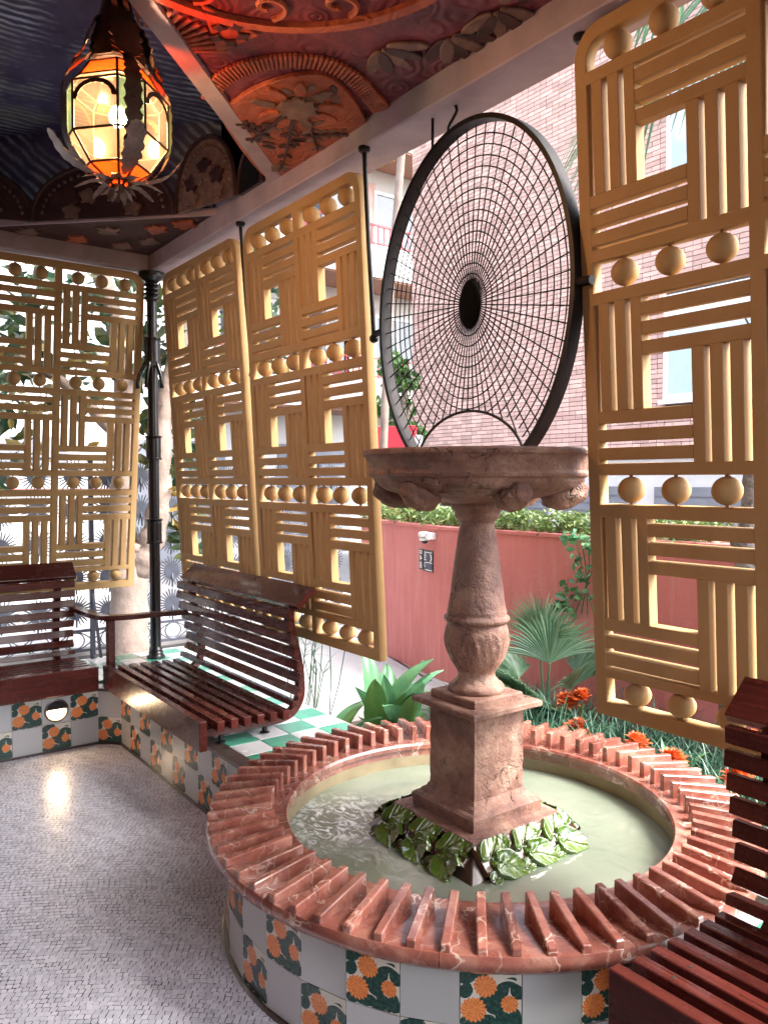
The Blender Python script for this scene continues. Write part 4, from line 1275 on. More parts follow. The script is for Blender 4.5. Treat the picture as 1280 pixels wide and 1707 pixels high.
# sloping apron of glazed leaf tiles
body = sq('leaf_bed', 0.304, 0.252, 0.332, M['dark_edge'], 0.003, 0.214)
g = MB(); g.add([(-0.305, -0.305, 0.05), (0.305, -0.305, 0.05), (0.305, 0.305, 0.05), (-0.305, 0.305, 0.05), (-0.31, -0.31, 0.255), (0.31, -0.31, 0.255), (0.31, 0.31, 0.255), (-0.31, 0.31, 0.255)],
      [(0, 1, 5, 4), (1, 2, 6, 5), (2, 3, 7, 6), (3, 0, 4, 7), (4, 5, 6, 7)])
g.build('leaf_bed_foot', M['dark_edge'], ft)
def leaf_tile(seed):
    rs = np.random.RandomState(seed)
    nu, nv = 52, 52
    Hh = np.zeros((nv + 1, nu + 1))
    X, Y = np.meshgrid(np.linspace(-1, 1, nu + 1), np.linspace(-1, 1, nv + 1))
    for (cx, cy, ra, rb, ang, top, curl) in ((-0.22, 0.36, 0.92, 0.76, 0.75 + 0.15 * rs.randn(), 0.74, 0.45), (0.22, -0.34, 1.02, 0.80, -0.55 + .15 * rs.randn(), 1.0, 0.55), (0.70, 0.66, 0.50, 0.40, 1.0, 0.66, 0.4), (-0.72, -0.66, 0.48, 0.38, 0.4, 0.66, 0.4)):
        c, s = math.cos(ang), math.sin(ang)
        x = ((X - cx) * c + (Y - cy) * s) / ra; y = (-(X - cx) * s + (Y - cy) * c) / rb
        th = np.arctan2(y, x)
        edge = 0.93 + 0.10 * np.cos(th) + 0.05 * np.sin(3 * th + seed) + 0.02 * np.sin(7 * th + 2 * seed) - 0.62 * np.exp(-((PI - np.abs(th)) / 0.30) ** 2)
        r = np.hypot(x, y) / edge
        m_ = np.clip((1.0 - r) / 0.10, 0, 1)
        prof = m_ * (1 - curl + curl * np.clip(r, 0, 1) ** 2.2)
        vein = 0.30 * np.exp(-(y / 0.05) ** 2) * (x > -0.8)
        for q in (-0.55, -0.1, 0.35):
            vein = vein + 0.07 * np.exp(-((np.abs(y) - 0.75 * (x - q)) / 0.06) ** 2) * (x > q)
        h = top * prof * (1 - np.clip(vein, 0, .5)) + 0.05 * m_ * np.sin(4 * x + 2 * np.abs(y))
        Hh = np.maximum(Hh, h)
    Hh = np.clip(Hh, 0, 1.2)
    Hh = np.maximum(Hh, 0.30 * np.clip((1.0 - np.maximum(np.abs(X), np.abs(Y))) / 0.06, 0, 1))
    Hh += 0.02 * np.sin(7 * X + seed) * np.sin(6 * Y)
    V = []; 
    for j in range(nv + 1):
        for i in range(nu + 1):
            V.append((X[j, i] * 0.074, Y[j, i] * 0.074, Hh[j, i] * 0.040))
    F = [(j * (nu + 1) + i, j * (nu + 1) + i + 1, (j + 1) * (nu + 1) + i + 1, (j + 1) * (nu + 1) + i) for j in range(nv) for i in range(nu)]
    me = bpy.data.meshes.new('glazed_leaf'); me.from_pydata(V, [], F); me.update()
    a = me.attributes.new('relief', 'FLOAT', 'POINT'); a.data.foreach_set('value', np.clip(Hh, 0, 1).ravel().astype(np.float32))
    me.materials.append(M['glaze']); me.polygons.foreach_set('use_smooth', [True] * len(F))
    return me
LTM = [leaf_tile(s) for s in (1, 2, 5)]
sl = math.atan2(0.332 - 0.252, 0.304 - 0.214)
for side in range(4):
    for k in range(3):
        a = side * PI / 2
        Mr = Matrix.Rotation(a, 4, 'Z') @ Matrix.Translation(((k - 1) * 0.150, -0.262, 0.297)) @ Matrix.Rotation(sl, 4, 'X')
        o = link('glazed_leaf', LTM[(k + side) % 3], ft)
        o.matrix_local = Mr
# baluster
def bal(r, z, t):
    if 0.865 < z < 1.032:
        k = math.sin(PI * (z - 0.865) / 0.167)
        l = abs(math.cos(4 * t)) ** 0.6
        return r * (1 + 0.10 * k * l * (1 - 0.45 * abs(math.sin(8 * t + 0.25 * math.sin(z * 90)))) - 0.05 * k + 0.022 * k * math.sin(24 * t + 60 * z))
    return r * (1 + 0.010 * math.sin(5 * t + z * 40) * math.sin(3 * t - z * 23) + 0.006 * math.sin(11 * t - z * 70) * math.sin(17 * t + z * 130))
pz = [(0.0, 0.7895), (0.097, 0.7895), (0.101, 0.797), (0.101, 0.806), (0.093, 0.817), (0.084, 0.822), (0.080, 0.828), (0.070, 0.838), (0.066, 0.850), (0.069, 0.862), (0.080, 0.878), (0.095, 0.902), (0.106, 0.932), (0.112, 0.962), (0.114, 0.990), (0.112, 1.012), (0.107, 1.030), (0.106, 1.036), (0.114, 1.041), (0.119, 1.049), (0.118, 1.058), (0.110, 1.064), (0.106, 1.070), (0.108, 1.078), (0.104, 1.092), (0.098, 1.13), (0.090, 1.19), (0.081, 1.26), (0.071, 1.33), (0.064, 1.375), (0.061, 1.392), (0.063, 1.400), (0.072, 1.408), (0.080, 1.418), (0.083, 1.428), (0.082, 1.436), (0.088, 1.442), (0.094, 1.452), (0.096, 1.462), (0.094, 1.468)]
prz = []
for i in range(len(pz) - 1):
    m_ = max(1, int((pz[i + 1][1] - pz[i][1]) / 0.007))
    for k in range(m_):
        t = k / m_
        prz.append((pz[i][0] * (1 - t) + pz[i + 1][0] * t, pz[i][1] * (1 - t) + pz[i + 1][1] * t))
prz.append(pz[-1])
g = MB(); g.lathe(prz, 72, (0, 0), bal); g.build('baluster', M['stone'], ft, smooth=True, auto=60)
# bowl
def bowl(r, z, t):
    if 1.475 < z < 1.555 and r > 0.12:
        return r * (1 + math.sin(PI * (z - 1.475) / 0.08) * (0.045 * abs(math.sin(6 * t)) ** 0.7 + 0.030 * math.sin(19 * t + 3 * math.sin(4 * t) + r * 40) * math.sin(9 * t - r * 55) + 0.012 * math.sin(41 * t + z * 190)))
    return r * (1 + 0.004 * math.sin(14 * t + z * 120) * math.sin(5 * t + z * 33))
pb = [(0.090, 1.464), (0.110, 1.470), (0.17, 1.478), (0.24, 1.492), (0.30, 1.508), (0.345, 1.528), (0.366, 1.546), (0.374, 1.556), (0.386, 1.562), (0.390, 1.572), (0.384, 1.582), (0.387, 1.592), (0.393, 1.612), (0.404, 1.630), (0.412, 1.636), (0.413, 1.648), (0.406, 1.655), (0.372, 1.656), (0.362, 1.648), (0.33, 1.60), (0.20, 1.555), (0.0, 1.545)]
prz = []
for i in range(len(pb) - 1):
    for k in range(3):
        t = k / 3; prz.append((pb[i][0] * (1 - t) + pb[i + 1][0] * t, pb[i][1] * (1 - t) + pb[i + 1][1] * t))
prz.append(pb[-1])
g = MB(); g.lathe(prz, 96, (0, 0), bowl); g.build('bowl', M['stone'], ft, smooth=True, auto=50)
# carved knobs below the bowl
camdir = math.atan2(CAM.y - FC[1], CAM.x - FC[0])
for k in range(6):
    a = camdir + R(22) + k * PI / 3
    nb = []
    g = MB()
    nu, nv = 28, 18
    for i in range(nv + 1):
        el = -PI / 2 + PI * i / nv
        for j in range(nu):
            t = 2 * PI * j / nu
            r = 1 + 0.08 * abs(math.sin(4 * t + el)) - 0.05 + 0.05 * math.sin(7 * el + 3 * t + k)
            nb.append((0.085 * r * math.cos(el) * math.cos(t), 0.056 * r * math.cos(el) * math.sin(t), 0.050 * r * math.sin(el)))
    g.add(nb, [(i * nu + j, i * nu + (j + 1) % nu, (i + 1) * nu + (j + 1) % nu, (i + 1) * nu + j) for i in range(nv) for j in range(nu)])
    g.build('knob', M['stone'], ft, smooth=True, loc=(0.305 * math.cos(a), 0.305 * math.sin(a), 1.500), rot=(0, R(-16), a))

# ================================================================== ROUND WEB GRILLE
WC = (3.088, 2.19); WA, WB = 0.520, 0.672
web = thing('web_grille', 'oval black iron grille woven like a spider web, hanging above the fountain bowl', 'grille', (WC[0], 0.045, 0))
HX, HZ = 3.100 - WC[0], 2.196
g = MB(); n = 96; vs = []
zcut = 1.640
for k in range(n):
    t = 2 * PI * k / n
    for (s, y) in ((1.0, -0.026), (1.0, 0.026), (0.966, 0.026), (0.966, -0.026)):
        vs.append((WA * s * math.cos(t), y, WC[1] + WB * (1 - (1 - s) * WA / WB) * math.sin(t)))
fs = []
for k in range(n):
    j = (k + 1) % n
    zt = WC[1] + WB * math.sin(2 * PI * (k + .5) / n)
    if zt < zcut: continue
    for i in range(4): fs.append((k * 4 + i, k * 4 + (i + 1) % 4, j * 4 + (i + 1) % 4, j * 4 + i))
g.add(vs, fs); g.build('hoop', M['web_iron'], web, smooth=True, auto=40)
# arch over the bowl
ax0, ax1 = 2.800 - WC[0], 3.372 - WC[0]
AC = (ax0 + ax1) / 2; AH = 0.165
def arch_z(x):
    u = (x - AC) / ((ax1 - ax0) / 2)
    return 1.640 + AH * (max(0, 1 - u * u)) ** 0.62 if abs(u) < 1 else -9
g = MB(); g.tube([(AC + (ax1 - ax0) / 2 * -math.cos(a), 0, arch_z(AC + (ax1 - ax0) / 2 * -math.cos(a) * 0.9999)) for a in np.linspace(0, PI, 30)], 0.0055, 6)
g.build('arch_wire', M['web_iron'], web, smooth=True)
WI = 0.965
def edge_pt(t):
    # from the hub outwards until the hoop (or the arch)
    d = (math.cos(t), math.sin(t))
    lo, hi = 0, 1.2
    for _ in range(30):
        m = (lo + hi) / 2
        x, z = HX + d[0] * m, HZ + d[1] * m
        inside = (x / (WA * WI)) ** 2 + ((z - WC[1]) / (WB * WI)) ** 2 < 1 and z > arch_z(x)
        if inside: lo = m
        else: hi = m
    return lo
NSP = 64
WRE = 0.0026
for k in range(NSP):
    t = 2 * PI * (k + 0.5) / NSP
    # even spacing in the oval
    t = math.atan2(WB * 0.95 * math.sin(t), WA * math.cos(t))
    Lr = edge_pt(t)
    g = MB(); g.tube([(HX + math.cos(t) * 0.05, 0.002, HZ + math.sin(t) * 0.05), (HX + math.cos(t) * Lr, 0.002, HZ + math.sin(t) * Lr)], WRE, 5)
    g.build('spoke', M['web_iron'], web, smooth=True)
NRG = 15
for k in range(NRG):
    s = 0.115 + (0.94 - 0.115) * k / (NRG - 1)
    n = 80
    run = []
    runs = []
    for i in range(n + 1):
        t = 2 * PI * i / n + PI / 2
        x, z = HX * (1 - s) + WA * WI * s * math.cos(t), HZ * (1 - s) + WC[1] * s + WB * WI * s * math.sin(t)
        if z > arch_z(x) + 0.003 and z > 1.63: run.append((x, -0.001, z))
        else:
            if len(run) > 1: runs.append(run)
            run = []
    if len(run) > 1: runs.append(run)
    g = MB()
    for rr_ in runs: g.tube(rr_, WRE, 5)
    g.build('ring_wire', M['web_iron'], web, smooth=True)
g = MB(); g.sphere((HX, 0, HZ), (0.056, 0.022, 0.090), 22, 12); g.build('hub', M['matt_black'], web, smooth=True)
hk = [(-0.11, 0, 2.845), (-0.112, 0, 2.88), (-0.085, 0, 2.905), (-0.066, 0, 2.925), (-0.075, 0, 2.95)]
g = MB(); g.tube(ease(hk, 5), 0.006, 6); g.build('hook', M['web_iron'], web, smooth=True)
g = MB(); g.tube([(-0.205, 0, 2.79), (-0.205, 0, 2.95)], 0.006, 6); g.build('hanger', M['web_iron'], web, smooth=True)
for sgn in (-1, 1):
    g = MB(); g.tube([(sgn * (WA - 0.008), -0.01, 2.175), (sgn * (WA + 0.055), -0.01, 2.172)], 0.015, 8)
    g.build('pivot_pin', M['web_iron'], web, smooth=True, auto=40)

# ================================================================== LANTERN
LC = Vector((2.681, -1.103, 0.165))
ln = thing('lantern', 'hanging square glass lantern with amber panes and dark iron leaves, lit', 'lantern', LC, (0, 0, R(-48)))
ln.scale = (1.05, 1.05, 0.911)
A, HWd = 0.128, 0.072                       # apothem and half width of a wide pane
Z0, Z1, Z2, Z3, Z4, Z5 = 2.965, 2.895, 2.868, 2.705, 2.615, 2.560
def oct_pts(a, hw): 
    p = []
    for k in range(4):
        c, s = math.cos(k * PI / 2), math.sin(k * PI / 2)
        for v in (-hw, hw): p.append(Vector((a * c - v * s, a * s + v * c, 0)))
    return p
LV = [(0.080, 0.044, Z0 - 0.012), (0.108, 0.060, Z1), (A, HWd, Z2), (A, HWd, Z3), (0.082, 0.046, Z4), (0.018, 0.010, Z5)]
kinds = ['pane_orange', 'pane_frost', 'pane_clear', 'pane_frost', 'pane_orange']
rings_ = [[p + Vector((0, 0, z)) for p in oct_pts(a, h)] for a, h, z in LV]
for lv in range(5):
    for k in range(8):
        a, b = rings_[lv][k], rings_[lv][(k + 1) % 8]
        c, d = rings_[lv + 1][(k + 1) % 8], rings_[lv + 1][k]
        ctr = (a + b + c + d) / 4
        nrm = ((b - a).cross(d - a)).normalized() * 0.0015
        q = [ctr + (p - ctr) * 0.965 for p in (a, b, c, d)]
        kd = kinds[lv]
        if k % 2 == 1 and lv == 2: kd = 'pane_green'
        g = MB(); g.add([p + nrm for p in q] + [p - nrm for p in q], [(0, 1, 2, 3), (7, 6, 5, 4), (0, 4, 5, 1), (1, 5, 6, 2), (2, 6, 7, 3), (3, 7, 4, 0)])
        pn = g.build('glass_pane', M[kd], ln)
        if k % 2 == 0 and lv == 2:               # scalloped arch laid over the pane
            e1 = (b - a).normalized(); e3 = (d - a).normalized(); w = (b - a).length; o2 = (e1.cross(e3)).normalized()
            outp = []; inp = []
            for t in np.linspace(0, PI, 25):
                outp.append((w / 2 - w / 2 * 0.98 * math.cos(t), w * 0.46 - w * 0.43 * math.sin(t)))
                sc_ = 0.80 - 0.05 * abs(math.sin(t * 9))
                inp.append((w / 2 - w / 2 * sc_ * math.cos(t), w * 0.46 - w * 0.43 * sc_ * math.sin(t)))
            g = MB()
            vs = []
            for (x, y) in outp + inp:
                for s_ in (0.0025, 0.0045): vs.append(a + e1 * x + e3 * y - o2 * s_ * (1 if (o2.dot(ctr - Vector((0, 0, ctr.z))) < 0) else -1))
            fs = []
            for i in range(24):
                o0, o1, i0, i1 = i * 2, i * 2 + 2, 50 + i * 2, 52 + i * 2
                fs += [(o0, o1, i1, i0), (o0 + 1, i0 + 1, i1 + 1, o1 + 1), (o0, o0 + 1, o1 + 1, o1), (i0, i1, i1 + 1, i0 + 1)]
            g.add(vs, fs); g.build('scalloped_arch', M['lantern_iron'], pn)
# iron bars along every joint
g = MB()
for lv in range(6):
    g.tube(rings_[lv], 0.0042, 6, close=True)
for k in range(8):
    g.tube([rings_[lv][k] for lv in range(6)], 0.0042, 6)
g.build('frame', M['lantern_iron'], ln, smooth=True)
# ragged iron pilasters at the four corners, canopy leaves above, tin leaves below
def ragged(pts, w0, seed, name, mat, loc=None, rot=None, thick=0.004):
    rr = random.Random(seed)
    L = ease(pts, 6); n = len(L); vs = []
    for i, p in enumerate(L):
        t = i / (n - 1)
        w = w0(t) * (1 + 0.17 * math.sin(i * 1.9 + seed) + 0.10 * rr.uniform(-1, 1))
        for s in (-1, 1):
            vs += [(p.x, s * w, p.z), (p.x - thick, s * w, p.z)]
    fs = []
    for i in range(n - 1):
        a, b = i * 4, i * 4 + 4
        fs += [(a, a + 2, b + 2, b), (a + 1, b + 1, b + 3, a + 3), (a, b, b + 1, a + 1), (a + 2, a + 3, b + 3, b + 2)]
    fs += [(0, 1, 3, 2), (n * 4 - 4, n * 4 - 2, n * 4 - 1, n * 4 - 3)]
    g = MB(); g.add(vs, fs)
    return g.build(name, mat, ln, rot=rot)
for k in range(4):
    a = PI / 4 + k * PI / 2
    ragged([(0.080, 0, 2.995), (0.135, 0, 2.93), (0.160, 0, 2.88), (0.163, 0, 2.80), (0.160, 0, 2.72), (0.140, 0, 2.655), (0.100, 0, 2.60)],
           lambda t: 0.017 + 0.007 * math.sin(PI * t), 3 + k, 'pilaster', M['lantern_iron'], rot=(0, 0, a))
    ragged([(0.045, 0, 3.14), (0.075, 0, 3.10), (0.092, 0, 3.04), (0.110, 0, 2.985), (0.135, 0, 2.95)],
           lambda t: 0.014 + 0.030 * math.sin(PI * t * 0.9), 9 + k, 'canopy_leaf', M['lantern_iron'], rot=(0, 0, a))
    ragged([(0.040, 0, 3.13), (0.062, 0, 3.08), (0.072, 0, 3.02), (0.078, 0, 2.975)],
           lambda t: 0.016 + 0.020 * math.sin(PI * t * 0.9), 29 + k, 'canopy_leaf', M['lantern_iron'], rot=(0, 0, a + PI / 4))
    ragged([(0.055, 0, 2.585), (0.110, 0, 2.600), (0.160, 0, 2.635), (0.195, 0, 2.690), (0.205, 0, 2.705)],
           lambda t: 0.006 + 0.022 * math.sin(PI * t), 15 + k, 'tin_leaf', M['lantern_tin'], rot=(0, 0, a))
    for j in range(2):
        b_ = a + 0.38 + 0.8 * j
        ragged([(0.030, 0, 2.572), (0.075, 0, 2.575), (0.110, 0, 2.560), (0.130, 0, 2.548)],
               lambda t: 0.014 * (1 - t) + 0.004, 21 + k * 2 + j, 'tin_leaf', M['lantern_tin'], rot=(0, 0, b_))
for k in range(5):
    a = 2 * PI * k / 5 + 0.3
    g = MB(); g.tube([(0.022 * math.cos(a), 0.022 * math.sin(a), 2.56), (0.040 * math.cos(a), 0.040 * math.sin(a), 2.535), (0.055 * math.cos(a), 0.055 * math.sin(a), 2.52)], [0.006, 0.008, 0.001], 6)
    g.build('spike', M['lantern_tin'], ln)
g = MB(); g.lathe([(0.0, 2.575), (0.018, 2.57), (0.022, 2.555), (0.014, 2.54), (0.0, 2.532)], 14); g.build('finial', M['lantern_iron'], ln, smooth=True)
g = MB(); g.lathe([(0.0, 3.725), (0.035, 3.72), (0.032, 3.30), (0.045, 3.18), (0.055, 3.13), (0.074, 3.06), (0.080, 2.98), (0.074, 2.972), (0.03, 2.98), (0, 2.98)], 16)
g.build('stem', M['lantern_iron'], ln, smooth=True, auto=40)
g = MB(); g.sphere((0.0, 0.0, 2.800), (0.026, 0.026, 0.036), 14, 10); g.build('bulb', M['bulb'], ln, smooth=True)
g = MB(); g.lathe([(0.012, 2.99), (0.012, 2.85), (0.017, 2.845), (0.017, 2.832), (0.0, 2.83)], 10); g.build('socket', M['lantern_iron'], ln, smooth=True, auto=40)
# ================================================================== GARDEN WALL
gw = thing('garden_wall', 'smooth red stuccoed garden wall behind the fountain, bending slightly', 'wall')
wl = [(-0.85, 2.315), (0.65, 2.01), (1.90, 2.08), (5.6, 2.33)]
for i in range(3):
    a, b = Vector(wl[i]), Vector(wl[i + 1])
    d = (b - a).normalized(); n = Vector((-d.y, d.x))
    n2 = n
    g = MB(); g.prism([a, b, b + n * 0.22, a + n * 0.22], 2, -0.1, 1.165); g.build('wall_panel', M['redwall'], gw)
    g = MB(); g.prism([a - n * 0.012, b - n * 0.012, b + n * 0.235, a + n * 0.235], 2, 1.1655, 1.195); g.build('coping', M['redwall'], gw, bevel=0.004)
def on_wall(s, off=0.0, seg=0):
    a, b = Vector(wl[seg]), Vector(wl[seg + 1]); d = (b - a).normalized(); n = Vector((d.y, -d.x))
    p = a + d * s + n * off
    return p, math.atan2(d.y, d.x)
# camera, signs, bulkhead lamp
p, ang = on_wall(1.405, 0.0)
sc_ = thing('security_camera', 'small white dome security camera high on the red wall', 'camera', (p.x, p.y, 1.085), (0, 0, ang))
g = MB(); g.box((0.01, -0.075, 0.0), (0.065, -0.0005, 0.055)); g.build('bracket', M['cam_white'], sc_, bevel=0.006)
g = MB(); g.box((-0.062, -0.10, 0.012), (0.0085, -0.015, 0.058)); g.build('housing', M['cam_white'], sc_, bevel=0.012)
g = MB(); g.lathe([(0.0, 0.011), (0.040, 0.010), (0.043, 0.001), (0.040, -0.010), (0.0, -0.012)], 24); g.build('collar', M['cam_white'], sc_, smooth=True, auto=50, loc=(-0.028, -0.058, 0))
g = MB(); g.sphere((0, 0, -0.014), (0.028, 0.028, 0.022), 18, 10); g.build('dome', M['smoked'], sc_, smooth=True, loc=(-0.028, -0.058, 0))
def plate(s, w, h, z, label):
    p, ang = on_wall(s, 0.0)
    t = thing('wall_sign', label, 'sign', (p.x, p.y, z), (0, 0, ang), 'navy signs on the red wall')
    g = MB(); g.box((0, -0.008, -h), (w, -0.0005, 0)); g.build('sign_plate', M['sign_navy'], t, bevel=0.001)
    return t
def marks(t, lst, mat):
    for (x, z, w, h, sk_) in lst:
        g = MB(); g.prism([(x, z), (x + w, z - sk_), (x + w, z - h - sk_), (x, z - h)], 1, -0.0098, -0.0082)
        g.build('print_mark', mat, t)
def bar_text(t, x0, z0, w, n, h, mat):
    rr = random.Random(int(z0 * 1000) + n)
    for k in range(n): marks(t, [(x0, z0 - k * h * 1.9, w * rr.uniform(.7, 1.0), h, 0)], mat)
s1 = plate(1.195, 0.062, 0.165, 0.995, 'narrow navy sign with a white arrow, on the red wall below the camera')
marks(s1, [(0.006, -0.012, 0.048, 0.008, 0), (0.008, -0.028, 0.045, 0.008, 0)], M['sign_white'])
g = MB(); g.prism([(0.018, -0.045), (0.048, -0.075), (0.018, -0.088)], 1, -0.0098, -0.0082); g.build('print_arrow', M['sign_white'], s1)
bar_text(s1, 0.010, -0.104, 0.042, 4, 0.007, M['sign_white'])
s2 = plate(1.272, 0.148, 0.170, 0.993, 'wider navy sign with a small plan and white bars, right of the narrow one')
marks(s2, [(0.010, -0.014, 0.125, 0.006, 0), (0.030, -0.094, 0.110, 0.006, 0), (0.030, -0.153, 0.110, 0.007, 0)], M['sign_white'])
marks(s2, [(0.046, -0.032, 0.045, 0.050, 0), (0.040, -0.104, 0.090, 0.044, 0)], M['sign_blue'])
bar_text(s2, 0.010, -0.028, 0.034, 4, 0.008, M['sign_white'])
cr = [(0.102 + 0.032 * math.cos(a), -0.058 + 0.032 * math.sin(a)) for a in np.linspace(-1.3, 1.3, 12)] + [(0.098 + 0.020 * math.cos(a), -0.058 + 0.026 * math.sin(a)) for a in np.linspace(1.2, -1.2, 10)]
g = MB(); g.prism(cr, 1, -0.0098, -0.0082); g.build('print_crescent', M['sign_white'], s2)
rg = [(0.020 + 0.012 * math.cos(a), -0.118 + 0.018 * math.sin(a)) for a in np.linspace(0, 2 * PI, 18)]
g = MB(); g.tube([(x, -0.009, z) for x, z in rg], 0.0022, 5); g.build('print_ring', M['sign_white'], s2)
p, ang = on_wall(0.36, 0.0)
bl = thing('bulkhead_lamp', 'round blue-grey bulkhead lamp low on the red wall beside the lattice screen', 'lamp', (p.x, p.y, 0.30), (0, 0, ang))
g = MB(); g.lathe([(0.0, 0.038), (0.045, 0.036), (0.064, 0.024), (0.068, 0.0)], 28); g.build('housing', M['steel_blue'], bl, smooth=True, auto=40, rot=(PI / 2, 0, 0))
g = MB(); g.prism([(0.046 * math.cos(a), 0.046 * math.sin(a)) for a in np.linspace(PI + .1, 2 * PI - .1, 16)], 1, -0.041, -0.036); g.build('slot', M['black_iron'], bl)

# ================================================================== IRON FENCE
fx = -1.72
fence = thing('iron_fence', 'dark iron garden fence made of round palm-leaf castings', 'fence', (fx, 0, 0))
CELL = 0.290
def palm_cast():
    g = MB()
    th = 0.006
    vs = [(0, 0, 0)]
    core = []
    for k in range(40):
        a = 2 * PI * k / 40
        core.append((0.072 * math.cos(a), 0.072 * math.sin(a)))
    g.prism(core, 0, -th, th)
    ns = 26
    for k in range(ns):
        a = 2 * PI * k / ns + 0.12
        r0, r1 = 0.066, 0.133 + 0.006 * math.sin(k * 2.1)
        w0, w1 = 0.0072, 0.0045
        c, s = math.cos(a), math.sin(a)
        g.prism([(r0 * c - w0 * s, r0 * s + w0 * c), (r0 * c + w0 * s, r0 * s - w0 * c), (r1 * c + w1 * s, r1 * s - w1 * c), ((r1 + .006) * c, (r1 + .006) * s), (r1 * c - w1 * s, r1 * s + w1 * c)], 0, -th * .6, th * .6)
    g.tube([(0.0, 0.0, -0.02), (0.018, 0.0, -0.07), (0.0, 0.0, -0.145)], [0.011, 0.010, 0.008], 6)
    return g.mesh('palm_leaf_casting', M['fence_iron'])
PCM = palm_cast()
y0f, y1f = -3.4, 2.9
ncol = int((y1f - y0f) / CELL)
for i in range(ncol):
    for j in range(5):
        link('palm_leaf', PCM, fence, (0.012 * math.sin(i * 7 + j), y0f + (i + .5) * CELL, 0.42 + j * CELL + 0.01 * math.sin(i * 3 + j * 5)), (rnd.uniform(-.12, .12), 0, 0))
g = MB(); g.box((-0.012, 0, -0.012), (0.012, ncol * CELL, 0.012)); RAIL = g.mesh('rail', M['fence_iron'])
for z in (0.25, 0.275 + 5 * CELL, 0.08): link('rail', RAIL, fence, (0, y0f, z))
g = MB(); g.box((-0.02, -0.02, 0), (0.02, 0.02, 1.80)); POST = g.mesh('post', M['fence_iron'], bevel=0.004)
for i in range(0, ncol + 1, 4): link('post', POST, fence, (0.0, y0f + i * CELL, -0.06))
g = MB(); g.tube([(0, 0, 0), (0.24, 0, 0.0), (0.02, 0, 0.55)], 0.014, 6)
STAY = g.mesh('stay', M['fence_iron'])
for i in range(0, ncol, 4): link('stay', STAY, fence, (0.0, y0f + i * CELL, 0.02))
wv = MB()
for ph in (0, PI):
    wv.tube([(0.004 * (1 if ph else -1), y0f + CELL * ncol * k / 260, 0.165 + 0.075 * math.sin(k / 260 * ncol * PI * 1.0 * 1.0 + ph)) for k in range(261)], 0.006, 5)
w1 = MB()
for i in range(ncol):
    w1 = MB(); w1.tube([(0, y0f + (i + .5) * CELL + 0.075 * math.cos(a), 0.165 + 0.070 * math.sin(a)) for a in np.linspace(0, 2 * PI, 20, endpoint=False)], 0.0055, 5, close=True)
    w1.build('loop', M['fence_iron'], fence)
for ph in (0.0, PI):
    w1 = MB(); w1.tube([(0.008, y0f + CELL * ncol * k / 260, 0.165 + 0.075 * math.sin(k / 260 * ncol * PI + ph)) for k in range(261)], 0.0055, 5)
    w1.build('wave_wire', M['fence_iron'], fence)
# iron leg of the fence gate, seen beneath the left screen
# ================================================================== BRICK BUILDING
YB = 8.0
bb = thing('brick_building', 'tall pink brick apartment building behind the garden wall', 'building', (0, YB, 0))
WX0, WX1 = -7.2, 1.6
wins = [(-1.45, 0.05, 2.62, 4.15), (-1.45, 0.05, 5.70, 7.40)]
bw = MB()
bw.box((WX0, 0.02, 2.0), (WX1, 0.5, 11.0))
bw.build('wall_core', M['mortar_dark'], bb)
BH, BL, JT = 0.0705, 0.268, 0.0095
rows = int(8.6 / BH)
allb = []
for r in range(rows):
    z = 2.02 + r * BH
    x = WX0 + (0 if r % 2 else -BL / 2)
    while x < WX1:
        L = BL if (r * 7 + int(x * 13)) % 5 else BL / 2
        x0, x1 = max(x, WX0), min(x + L - JT, WX1)
        if x1 - x0 > 0.03:
            segs = [(x0, x1)]
            for (a, b, c, d) in wins:
                if c - BH < z < d:
                    ns_ = []
                    for (p_, q_) in segs:
                        if q_ <= a or p_ >= b: ns_.append((p_, q_))
                        else:
                            if p_ < a: ns_.append((p_, a))
                            if q_ > b: ns_.append((b, q_))
                    segs = ns_
            for (p_, q_) in segs:
                if q_ - p_ > 0.02: allb.append((p_, q_, z))
        x += L
def brick_box(x0, x1, z, ox=0, oz=0, dy=0.0):
    return [(x0 - ox, dy, z - oz), (x1 - ox, dy, z - oz), (x1 - ox, dy, z + BH - JT - oz), (x0 - ox, dy, z + BH - JT - oz),
            (x0 - ox, 0.021, z - oz), (x1 - ox, 0.021, z - oz), (x1 - ox, 0.021, z + BH - JT - oz), (x0 - ox, 0.021, z + BH - JT - oz)]
BF = [(0, 1, 2, 3), (4, 0, 3, 7), (1, 5, 6, 2), (3, 2, 6, 7), (4, 5, 1, 0)]
def bpick(b):
    s = seen(((b[0] + b[1]) / 2, YB, b[2]))
    if s is None: return None
    if 690 < s[0] < 955 and 60 < s[1] < 745 and (s[1] > 160 + (955 - s[0]) * 0.0): return s[2]
    return None
cand = [(bpick(b), i) for i, b in enumerate(allb)]
cand = sorted([(d, i) for d, i in cand if d is not None and allb[i][1] - allb[i][0] > 0.2])[:300]
single = set(i for d, i in cand)
V, Q, bcache = [], [], {}
for i, (x0, x1, z) in enumerate(allb):
    dy = rnd.uniform(-0.001, 0.001)
    if i in single:
        L = round(x1 - x0, 3)
        if L not in bcache:
            m_ = MB(); m_.add(brick_box(0, x1 - x0, 0), BF); bcache[L] = m_.mesh('brick', M['brick1'])
        link('brick', bcache[L], bb, (x0, dy, z))
    else:
        b = len(V); V += brick_box(x0, x1, z, dy=dy); Q += [tuple(b + k for k in f) for f in BF]
tag(link('brickwork', np_mesh('brickwork', V, Q, M['brick']), bb), kind='stuff')
